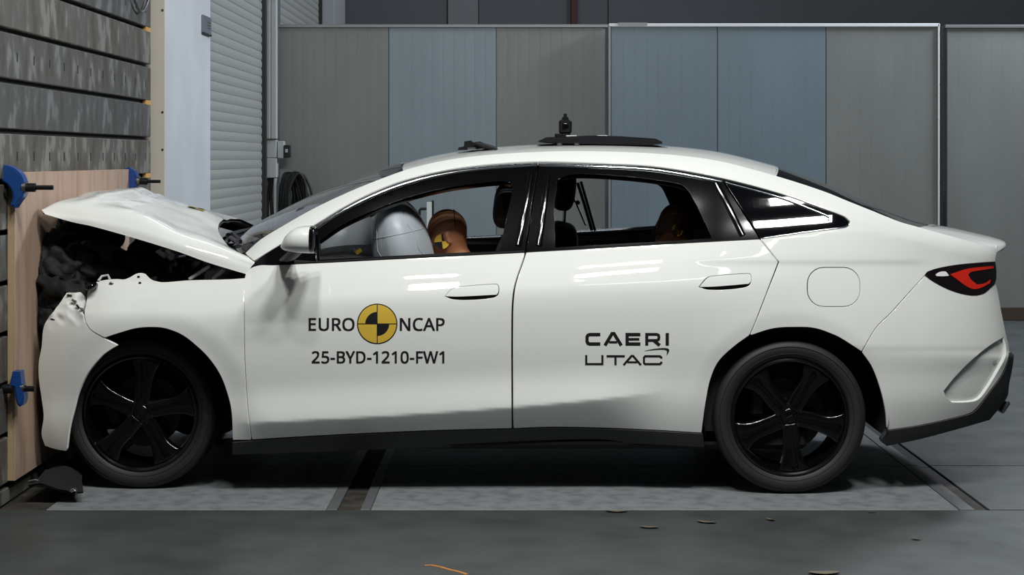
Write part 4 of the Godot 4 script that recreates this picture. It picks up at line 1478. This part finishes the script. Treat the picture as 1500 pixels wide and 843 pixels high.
	for q in [[163, 416, 3.4], [203, 406, 2.2], [205, 415, 2.2]]:
		mb = MB.new()
		mb.blob(side(Vector2(q[0], q[1]), 0.001), Vector3(q[2], q[2] * 0.8, 1.5) * 0.0029)
		put("fender_bolt", mb, M.steel if q[2] > 3 else M.dark, t)
	mb = MB.new()
	mb.blob(at_px(134, 420, 7.72), Vector3(0.028, 0.017, 0.03), Basis(Vector3.BACK, 0.2), bump, 0.012, 500.0, 20, 12)
	put("headlamp_stub", mb, M.gloss_black, t)
	for q in [[110, 441, 0.4], [116, 450, 0.9], [121, 455, 0.5], [103, 434, 0.2]]:
		mb = MB.new()
		mb.box(side(Vector2(q[0], q[1]), 0.006), Vector3(0.024, 0.010, 0.006), 0.002, Basis(Vector3.BACK, -q[2]) * Basis(Vector3.RIGHT, -0.5))
		put("lamp_shard", mb, M.chrome, t)
	mb = MB.new()
	mb.tube([at_px(70, 466, 7.74), at_px(80, 469, 7.73), at_px(90, 471, 7.73), at_px(102, 470, 7.73)], 0.005, 6)
	put("bumper_tear", mb, M.dark, t)
	# what closes the nose towards the barrier
	mb = MB.new()
	mb.box(Vector3(-2.035, 0.50, -DC), Vector3(0.05, 0.62, 1.45), 0.02)
	put("crash_beam", mb, M.dark, t)
	mb = MB.new()
	mb.box(Vector3(-1.97, 0.22, -DC - 0.02), Vector3(0.16, 0.10, 1.5), 0.03)
	put("lower_grille", mb, M.soot, t)

# ---------------------------------------------------------------- cabin and underside
func inside(t: Node3D) -> void:
	var mb := MB.new()
	mb.box(Vector3(0.02, 0.235, -DC), Vector3(2.5, 0.10, 1.66), 0.02)
	mb.box(Vector3(-1.6, 0.27, -DC), Vector3(0.7, 0.10, 1.0), 0.02)
	mb.box(Vector3(1.75, 0.34, -DC), Vector3(0.7, 0.10, 1.2), 0.02)
	put("floor_pan", mb, M.dark, t)
	# door linings
	for s in [1.0, -1.0]:
		for r in [[-0.98, -0.02], [0.02, 0.94]]:
			mb = MB.new()
			mb.box(Vector3((r[0] + r[1]) / 2, 0.62, -DC + s * 0.80), Vector3(r[1] - r[0], 0.80 + (0.04 if r[0] > -0.5 else 0.0), 0.06), 0.02)
			put("door_lining", mb, M.door_card if s < 0 else M.soot, t)
		mb = MB.new()
		mb.box(Vector3(-0.98, 0.62, -DC + s * 0.72), Vector3(0.2, 0.7, 0.08), 0.02)
		put("inner_panel", mb, M.soot, t)
		mb = MB.new()
		mb.box(Vector3(1.25, 0.7, -DC + s * 0.72), Vector3(0.4, 0.8, 0.08), 0.02)
		put("inner_panel", mb, M.soot, t)
	# dashboard and steering wheel
	mb = MB.new()
	var ctrl := []
	for z in [-0.70, -0.4, 0.0, 0.4, 0.70]:
		var row := []
		for q in [[-1.02, 0.98], [-0.9, 1.02], [-0.74, 1.03], [-0.62, 0.99], [-0.58, 0.9], [-0.66, 0.72], [-0.9, 0.6]]:
			row.append(Vector3(q[0], q[1] - 0.02 * absf(z), -DC + z))
		ctrl.append(row)
	mb.grid(net(ctrl, 24, 12), Vector3(-0.85, 0.8, -DC))
	put("dashboard", mb, M.soot, t)
	mb = MB.new()
	mb.box(at_px(525, 369, 8.05), Vector3(0.03, 0.02, 0.03), 0.003, Basis(Vector3.BACK, 0.6))
	put("target_marker", mb, M.decal_yellow, t)
	mb = MB.new()
	mb.box(at_px(519, 367, 8.06), Vector3(0.02, 0.012, 0.03), 0.002, Basis(Vector3.BACK, -0.4))
	put("target_marker", mb, M.pale_scrap, t)
	mb = MB.new()
	var ring := []
	var c := Vector3(-0.50, 0.93, -8.2)
	var tilt := Basis(Vector3.BACK, 0.42)
	for k in 33:
		var a := TAU * k / 32.0
		ring.append(c + tilt * Vector3(0, cos(a) * 0.18, sin(a) * 0.18))
	mb.tube(ring, 0.015, 8)
	mb.tube([c + tilt * Vector3(0, 0, -0.17), c + tilt * Vector3(0, 0, 0.17)], 0.012, 8)
	mb.tube([c, c + tilt * Vector3(-0.3, 0, 0)], 0.03, 10)
	put("steering_wheel", mb, M.seat, t)
	# airbags
	var bag := MB.new()
	var rows := []
	for j in 25:
		var p := -PI / 2 + PI * j / 24.0
		var row := []
		for i in 48:
			var a := TAU * i / 48.0
			var crease := 1.0 - 0.02 * exp(-pow(sin(a * 3.0) / 0.12, 2.0)) * cos(p)
			var q := Vector3(cos(a) * pow(cos(p), 0.75) * 0.136 * crease, sin(p) * 0.215, sin(a) * pow(cos(p), 0.75) * 0.24 * crease)
			q.x *= 1.0 - 0.18 * sin(p)
			row.append(at_px(588, 359, 8.12) + Basis(Vector3.BACK, 0.2) * q + Vector3(0, 0, 0.004 * bump.get_noise_3d(q.x * 400.0, q.y * 400.0, q.z * 400.0)))
		rows.append(row)
	bag.grid(rows, at_px(588, 359, 8.12), true)
	var b1 := put("driver_airbag", bag, M.airbag, t)
	var seam := MB.new()
	for ang in [0.9, 2.3]:
		var path := []
		for j in range(2, 23):
			var i := int(round(ang / TAU * 48.0 + (j - 12) * 0.25))
			path.append(rows[j][i].lerp(at_px(588, 359, 8.12), -0.004))
		seam.tube(path, 0.0014, 5)
	var ringp := []
	for i in 49:
		ringp.append(rows[14][i % 48].lerp(at_px(588, 359, 8.12), -0.004))
	seam.tube(ringp, 0.0014, 5)
	put("airbag_seam", seam, M.pale_scrap, b1)
	mb = MB.new()
	mb.blob(at_px(500, 354, 8.9), Vector3(0.19, 0.135, 0.28), Basis(Vector3.BACK, 0.25), bump, 0.02, 120.0, 32, 20, 0.85)
	put("passenger_airbag", mb, M.airbag, t)
	# seats
	for q in [[-0.053, 8.2, 1.232], [0.235, 8.97, 1.29]]:
		var s := Node3D.new()
		s.name = "front_seat"
		s.set_meta("base", t.position)
		t.add_child(s, true)
		s.position = Vector3.ZERO
		var z: float = -q[1]
		mb = MB.new()
		mb.blob(Vector3(q[0] + 0.01, q[2], z), Vector3(0.058, 0.105, 0.135), Basis(Vector3.BACK, -0.12), null, 0, 1, 28, 18, 0.7)
		put("headrest", mb, M.seat, s)
		mb = MB.new()
		mb.blob(Vector3(q[0] + 0.01 - (q[2] - 1.23) * 1.2, 0.80, z), Vector3(0.10, 0.34, 0.25), Basis(Vector3.BACK, -0.22), null, 0, 1, 28, 18, 0.6)
		put("backrest", mb, M.seat, s)
		mb = MB.new()
		mb.blob(Vector3(q[0] - 0.33, 0.46, z), Vector3(0.28, 0.09, 0.26), Basis(Vector3.BACK, -0.1), null, 0, 1, 24, 14, 0.5)
		put("cushion", mb, M.seat, s)
		mb = MB.new()
		for k in [-0.05, 0.05]:
			mb.tube([Vector3(q[0] + 0.015, q[2] - 0.06, z + k), Vector3(q[0] + 0.0, q[2] - 0.30, z + k)], 0.007, 8)
		put("headrest_post", mb, M.steel, s)
	mb = MB.new()
	mb.blob(Vector3(0.98, 0.74, -DC), Vector3(0.13, 0.36, 0.68), Basis(Vector3.BACK, -0.35), null, 0, 1, 40, 18, 0.5)
	mb.blob(Vector3(0.70, 0.46, -DC), Vector3(0.28, 0.10, 0.68), Basis(Vector3.BACK, -0.08), null, 0, 1, 40, 14, 0.5)
	put("rear_seat", mb, M.seat, t)
	mb = MB.new()
	mb.box(Vector3(1.42, 0.97, -DC), Vector3(0.62, 0.03, 1.36), 0.01)
	put("parcel_shelf", mb, M.seat, t)
	for q in [[[846, 268], [856, 300], [867, 338]], [[851, 266], [861, 300], [872, 338]], [[832, 275], [845, 300], [858, 330]]]:
		mb = MB.new()
		var d := 9.2 if q[0][0] > 840 else 9.1
		mb.tube([at_px(q[0][0], q[0][1], d), at_px(q[1][0], q[1][1], d), at_px(q[2][0], q[2][1], d - 0.05)], 0.008 if q[0][0] > 840 else 0.005, 8)
		if q[0][0] < 840:
			mb.blob(at_px(846.5, 297, 9.08), Vector3(0.012, 0.012, 0.012))
		put("belt_strap", mb, M.black_metal, t)

# ---------------------------------------------------------------- crash-test dummies
var dummy_skin: MB = null

func body_field(p: Vector3, bones: Array) -> float:
	var d := 10.0
	for b in bones:
		var a: Vector3 = b[0]
		var ab: Vector3 = b[1] - a
		var t := clampf((p - a).dot(ab) / maxf(ab.length_squared(), 1e-9), 0.0, 1.0)
		var q := p - a - ab * t
		q.z *= b[4]
		var s := q.length() - lerpf(b[2], b[3], t)
		var h := clampf(0.5 + 0.5 * (d - s) / b[5], 0.0, 1.0)
		d = lerpf(d, s, h) - b[5] * h * (1.0 - h)
	return d

# surface nets over the blocks that the surface can cross
func skin_mesh(bones: Array, lo: Vector3, hi: Vector3, cell: float) -> MB:
	var mb := MB.new()
	var nx := int((hi.x - lo.x) / cell) + 1
	var ny := int((hi.y - lo.y) / cell) + 1
	var nz := int((hi.z - lo.z) / cell) + 1
	var val := {}
	var at := {}
	var blk := 6
	var cells := []
	var near := {}
	for bi in range(0, nx, blk):
		for bj in range(0, ny, blk):
			for bk in range(0, nz, blk):
				var mid := lo + (Vector3(bi, bj, bk) + Vector3.ONE * blk * 0.5) * cell
				if absf(body_field(mid, bones)) > blk * cell * 1.25:
					continue
				var some := []
				for b in bones:
					if body_field(mid, [b]) < blk * cell * 1.0 + b[5] + 0.03:
						some.append(b)
				for i in range(bi, bi + blk):
					for j in range(bj, bj + blk):
						for k in range(bk, bk + blk):
							cells.append(Vector3i(i, j, k))
							near[Vector3i(i, j, k)] = some
				for i in range(bi, bi + blk + 1):
					for j in range(bj, bj + blk + 1):
						for k in range(bk, bk + blk + 1):
							var key := Vector3i(i, j, k)
							if not val.has(key):
								val[key] = body_field(lo + Vector3(key) * cell, some)
	for c in cells:
		var sum := Vector3.ZERO
		var n := 0
		var v := []
		for m in 8:
			v.append(val[c + Vector3i(m & 1, (m >> 1) & 1, (m >> 2) & 1)])
		for m in 8:
			for ax in 3:
				var m2 := m | (1 << ax)
				if m2 != m and (v[m] < 0.0) != (v[m2] < 0.0):
					var t: float = v[m] / (v[m] - v[m2])
					var p := Vector3(m & 1, (m >> 1) & 1, (m >> 2) & 1)
					p[ax] += t
					sum += p
					n += 1
		if n:
			var p := lo + (Vector3(c) + sum / n) * cell
			var e := cell * 0.5
			var few: Array = near[c]
			var g := Vector3(body_field(p + Vector3(e, 0, 0), few) - body_field(p - Vector3(e, 0, 0), few), body_field(p + Vector3(0, e, 0), few) - body_field(p - Vector3(0, e, 0), few), body_field(p + Vector3(0, 0, e), few) - body_field(p - Vector3(0, 0, e), few))
			at[c] = mb.add(p, g)
	for c in at:
		for ax in 3:
			var d := Vector3i.ZERO
			d[ax] = 1
			var v0: float = val[c]
			var v1: float = val[c + d]
			if (v0 < 0.0) == (v1 < 0.0):
				continue
			var u := Vector3i.ZERO
			u[(ax + 1) % 3] = 1
			var w := Vector3i.ZERO
			w[(ax + 2) % 3] = 1
			if at.has(c - u) and at.has(c - w) and at.has(c - u - w):
				mb.quad(at[c], at[c - u], at[c - u - w], at[c - w])
	return mb

func dummy_bones(small: float) -> Array:
	# origin at the head's centre, facing -x (towards the front of the car); [from, to, r0, r1, z stretch, blend]
	var b := []
	var v := func(x: float, y: float, z: float) -> Vector3:
		return Vector3(x, y, z) * small
	b.append([v.call(0.005, 0.035, 0), v.call(0.0, 0.0, 0), 0.088 * small, 0.088 * small, 1.12, 0.02])
	b.append([v.call(-0.02, -0.02, 0), v.call(-0.045, -0.075, 0), 0.075 * small, 0.048 * small, 1.15, 0.03])
	b.append([v.call(-0.088, 0.012, 0), v.call(-0.106, -0.025, 0), 0.007 * small, 0.013 * small, 1.0, 0.015])
	b.append([v.call(-0.085, -0.062, 0.015), v.call(-0.085, -0.062, -0.015), 0.010 * small, 0.010 * small, 1.0, 0.012])
	for s in [1.0, -1.0]:
		b.append([v.call(0.0, 0.01, 0.080 * s), v.call(0.01, -0.025, 0.080 * s), 0.012 * small, 0.009 * small, 1.0, 0.012])
		b.append([v.call(-0.078, 0.022, 0.032 * s), v.call(-0.08, 0.02, 0.03 * s), 0.013 * small, 0.013 * small, 1.0, 0.012])
	b.append([v.call(0.03, -0.08, 0), v.call(0.07, -0.19, 0), 0.055 * small, 0.058 * small, 1.0, 0.03])
	b.append([v.call(0.07, -0.22, 0), v.call(0.11, -0.42, 0), 0.12 * small, 0.13 * small, 0.72, 0.05])
	b.append([v.call(0.11, -0.42, 0), v.call(0.14, -0.62, 0), 0.12 * small, 0.13 * small, 0.78, 0.05])
	for s in [1.0, -1.0]:
		b.append([v.call(0.08, -0.21, 0.12 * s), v.call(0.08, -0.22, 0.18 * s), 0.062 * small, 0.062 * small, 1.0, 0.04])
		b.append([v.call(0.08, -0.22, 0.19 * s), v.call(-0.04, -0.46, 0.23 * s), 0.052 * small, 0.042 * small, 1.0, 0.02])
		b.append([v.call(-0.04, -0.46, 0.23 * s), v.call(-0.26, -0.44, 0.18 * s), 0.040 * small, 0.030 * small, 1.0, 0.02])
		b.append([v.call(-0.26, -0.44, 0.18 * s), v.call(-0.33, -0.42, 0.17 * s), 0.030 * small, 0.028 * small, 1.4, 0.015])
		for k in 4:
			var z: float = (0.145 + 0.018 * k) * s
			b.append([v.call(-0.33, -0.415, z), v.call(-0.375 - 0.006 * (1 - absf(k - 1.5)), -0.425, z), 0.0095 * small, 0.009 * small, 1.0, 0.006])
			b.append([v.call(-0.375, -0.425, z), v.call(-0.39, -0.455, z), 0.009 * small, 0.008 * small, 1.0, 0.006])
		b.append([v.call(-0.29, -0.42, 0.145 * s), v.call(-0.33, -0.40, 0.125 * s), 0.012 * small, 0.009 * small, 1.0, 0.008])
		b.append([v.call(0.12, -0.64, 0.09 * s), v.call(-0.28, -0.60, 0.12 * s), 0.085 * small, 0.062 * small, 1.0, 0.04])
		b.append([v.call(-0.28, -0.60, 0.12 * s), v.call(-0.52, -0.70, 0.12 * s), 0.055 * small, 0.038 * small, 1.0, 0.02])
		b.append([v.call(-0.52, -0.72, 0.12 * s), v.call(-0.66, -0.71, 0.13 * s), 0.035 * small, 0.028 * small, 1.0, 0.02])
	return b

func make_dummy(at: Vector3, scale_by: float, lean: float, m: Material, label: String, marker: Vector2, face_d: float, dark: bool) -> void:
	var t := thing("crash_dummy", label, "dummy", at, "", "")
	if dummy_skin == null:
		dummy_skin = skin_mesh(dummy_bones(1.0), Vector3(-0.76, -0.96, -0.32), Vector3(0.32, 0.16, 0.32), 0.0105)
	var mb := MB.new()
	mb.ix = dummy_skin.ix
	var turn := Basis(Vector3.BACK, lean)
	for j in dummy_skin.v.size():
		mb.add(turn * dummy_skin.v[j] * scale_by, turn * dummy_skin.n[j])
	put("body", mb, m, t)
	# skull-cap seam and the round target on the head's side
	var s := MB.new()
	var ring := []
	for k in 25:
		var a := lerpf(-1.35, 1.35, k / 24.0)
		ring.append(turn * (Vector3(0.045, 0.018 + 0.099 * cos(a), 0.0) + Vector3(0, 0, sin(a) * 0.078)) * scale_by)
	s.tube(ring, 0.002, 5)
	put("cap_seam", s, M.lining, t)
	var c := Vector3(marker.x, marker.y, 0.0788 * scale_by)
	var r := 0.034 if not dark else 0.027
	for k in 4:
		var q := MB.new()
		var poly := pie(Vector2.ZERO, r, PI / 2 * k + lean, PI / 2 * (k + 1) + lean)
		q.prism(poly, c, Vector3.RIGHT, Vector3.UP, Vector3(0, 0, 0.003))
		put("head_target", q, M.decal_yellow if k % 2 else M.decal_black, t)

func dummies() -> void:
	make_dummy(at_px(655, 347, 8.2), 1.03, 0.12, M.skin, "brown crash-test dummy in the front seat, head behind the silver airbag, round yellow target", Vector2(-0.020, -0.018), 8.1, false)
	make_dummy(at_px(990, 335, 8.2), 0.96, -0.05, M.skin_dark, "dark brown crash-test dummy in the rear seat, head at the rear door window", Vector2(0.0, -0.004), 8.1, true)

# ---------------------------------------------------------------- loose things
func small_things() -> void:
	# on the roof
	var d := 8.35
	var s := d / F
	var t := thing("roof_sensor_plate", "black raised instrument plate lying on the middle of the car roof", "instrument")
	var mb := MB.new()
	var o := at_px(0, 0, d)
	mb.prism(v2([788, 207, 800, 201.5, 868, 199, 905, 200, 958, 203.5, 967, 208, 968, 211, 950, 213, 880, 212, 800, 209]), o + Vector3(0, 0, -0.32), Vector3(s, 0, 0), Vector3(0, -s, 0), Vector3(0, 0, 0.42))
	put("top_plate", mb, M.black_metal, t)
	mb = MB.new()
	mb.prism(v2([812, 209, 952, 212, 976, 216, 978, 221, 930, 220, 812, 217]), o + Vector3(0, 0, -0.26), Vector3(s, 0, 0), Vector3(0, -s, 0), Vector3(0, 0, 0.33))
	put("lower_plate", mb, M.trim_black, t)
	for x in [820.0, 845.0]:
		mb = MB.new()
		mb.lathe([Vector2(0, 0.0), Vector2(0.013, 0.0), Vector2(0.013, 0.02), Vector2(0, 0.02)], at_px(x, 216, d - 0.1), Basis(), 12)
		put("foot", mb, M.steel, t)
	for x in [837.0, 882.0]:
		mb = MB.new()
		mb.box(at_px(x, 199.6, d - 0.02), Vector3(0.05, 0.008, 0.05), 0.002)
		put("fixing_tab", mb, M.white_plastic, t)
	t = thing("roof_camera", "small black camera block standing on the roof plate", "camera")
	mb = MB.new()
	var c := at_px(828, 186, d + 0.05)
	mb.box(c, Vector3(0.060, 0.066, 0.06), 0.008)
	put("camera_body", mb, M.black_metal, t)
	mb = MB.new()
	mb.lathe([Vector2(0.016, 0.0), Vector2(0.016, 0.012), Vector2(0.008, 0.018), Vector2(0.008, 0.03), Vector2(0, 0.032)], c + Vector3(0, 0.032, 0), Basis(), 16)
	put("camera_knob", mb, M.black_metal, t)
	mb = MB.new()
	mb.lathe([Vector2(0.014, 0.0), Vector2(0.016, 0.004), Vector2(0.012, 0.006), Vector2(0, 0.004)], c + Vector3(0, 0.0, 0.028), Basis(Vector3.RIGHT, PI / 2), 20)
	put("lens", mb, M.privacy_glass, t)
	mb = MB.new()
	mb.box(c + Vector3(-0.012, -0.04, 0), Vector3(0.075, 0.016, 0.07), 0.003)
	put("camera_foot", mb, M.black_metal, t)
	t = thing("roof_data_unit", "low black data unit lying on the front edge of the car roof", "instrument")
	mb = MB.new()
	mb.prism(v2([671, 220, 673, 216, 680, 215, 681, 207.5, 690, 206, 694, 209, 703, 207.5, 727, 216, 730, 219, 705, 218, 690, 220]), at_px(0, 0, 8.3) + Vector3(0, 0, -0.05), Vector3(8.3 / F, 0, 0), Vector3(0, -8.3 / F, 0), Vector3(0, 0, 0.12))
	put("unit_body", mb, M.black_metal, t)
	mb = MB.new()
	mb.tube([at_px(696, 210, 8.22), at_px(712, 213, 8.2), at_px(728, 218, 8.2)], 0.008, 8)
	put("unit_lead", mb, M.cable, t)
	mb = MB.new()
	mb.box(at_px(691, 218, 8.22), Vector3(0.04, 0.012, 0.02), 0.003)
	put("mount", mb, M.steel, t)
	# a white measuring post beyond the car
	t = thing("measuring_post", "thin white post with a black bracket standing beyond the car", "post")
	var pd := 10.6
	var base := at_px(629, 300, pd)
	mb = MB.new()
	mb.box(Vector3(base.x, 0.62, -pd), Vector3(0.032, 1.14, 0.03), 0.003)
	put("post", mb, M.white_plastic, t)
	mb = MB.new()
	mb.box(Vector3(base.x + 0.02, 0.62, -pd - 0.004), Vector3(0.012, 1.16, 0.036), 0.002)
	put("post_edge", mb, M.black_metal, t)
	mb = MB.new()
	mb.tube([at_px(625, 306, pd), at_px(616, 306.5, pd), at_px(614.5, 309, pd), at_px(614.5, 316, pd)], 0.008, 8)
	put("bracket", mb, M.black_metal, t)
	mb = MB.new()
	mb.box(Vector3(base.x, 0.025, -pd), Vector3(0.3, 0.05, 0.3), 0.006)
	put("foot_plate", mb, M.black_metal, t)
	# torn-off pieces under the front bumper
	t = thing("torn_undertray", "torn black plastic undertray lying on the floor below the front bumper", "wreckage")
	var ctrl := []
	for r in [[7.5, [[36, 716, 0.03], [62, 712, 0.0], [90, 722, 0.01], [122, 725, 0.0]]], [7.75, [[40, 700, 0.0], [70, 692, 0.0], [100, 690, 0.0], [120, 705, 0.0]]], [8.1, [[60, 690, 0.0], [80, 688, 0.0], [105, 690, 0.0], [122, 694, 0.0]]]]:
		var row := []
		for q in r[1]:
			row.append(at_px(q[0], q[1], r[0]))
		ctrl.append(row)
	for row in ctrl:
		for j in row.size():
			row[j].y = maxf(row[j].y, 0.008)
			row[j].x = maxf(row[j].x, -2.05)
	var rows := net(ctrl, 18, 12)
	var under := []
	for row in rows:
		var u := []
		for j in row.size():
			row[j].y += 0.012 * (1.0 + bump.get_noise_2d(row[j].x * 300.0, row[j].z * 300.0))
			u.append(row[j] - Vector3(0, 0.006, 0))
		under.append(u)
	mb = MB.new()
	mb.grid(rows, Vector3(-1.9, -3, -7.7))
	mb.grid(under, Vector3(-1.9, 3, -7.7))
	put("tray", mb, M.dark, t)
	mb = MB.new()
	mb.box(at_px(108, 721.5, 7.5) + Vector3(0, 0.012, 0), Vector3(0.030, 0.018, 0.012), 0.002, Basis(Vector3.BACK, 0.3))
	mb.tube([at_px(102, 720, 7.5), at_px(106, 717, 7.49), at_px(112, 721, 7.49), at_px(112, 726, 7.49)], 0.003, 6)
	put("metal_clip", mb, M.chrome, t)
	mb = MB.new()
	mb.tube([at_px(42, 706, 7.55), at_px(52, 704, 7.55), at_px(68, 708, 7.55)], 0.006, 6)
	put("bent_wire", mb, M.steel, t)
	# litter on the floor
	var bits := [[951, 774, 0.075, 0.2, "flat brown leaf on the floor in front of the rear door"], [1035, 766.5, 0.08, 0.45, "thin brown stalk on the floor left of the rear wheel"], [1129, 763, 0.045, 1.0, "pale curled scrap on the floor just below the rear wheel"], [1342, 791.5, 0.04, 0.5, "short brown twig on the floor below the rear bumper"], [1207, 841, 0.11, -0.05, "brown strip of litter at the bottom edge below the rear wheel"], [1144, 724, 0.02, 0.3, "tiny brown scrap against the rear tyre's contact patch"], [1277, 752, 0.035, 0.1, "small pale scrap on the seam line right of the rear wheel"], [903, 750.5, 0.09, 0.1, "long dark crumb on the seam line below the rear door"]]
	for b in bits:
		var bd: float = EYE * F / (b[1] - VY)
		var l := MB.new()
		var p := at_px(b[0], b[1], bd)
		var turn := Basis(Vector3.UP, -b[3])
		var net_rows := []
		for r in 5:
			var row := []
			for q in 7:
				var u := q / 6.0 - 0.5
				var w := (r / 4.0 - 0.5) * sqrt(maxf(0.0, 1.0 - 4.0 * u * u) + 0.03)
				row.append(p + turn * Vector3(u * b[2], 0.004 + 0.006 * absf(u) + 0.003 * w, w * b[2] * 0.5))
			net_rows.append(row)
		l.grid(net_rows, p + Vector3(0, -1, 0))
		var low := []
		for row in net_rows:
			var lr := []
			for q in row:
				lr.append(q - Vector3(0, 0.0015, 0))
			low.append(lr)
		l.grid(low, p + Vector3(0, 1, 0))
		tag(put("litter", l, M.leaf), b[4], "litter", "litter on the floor")
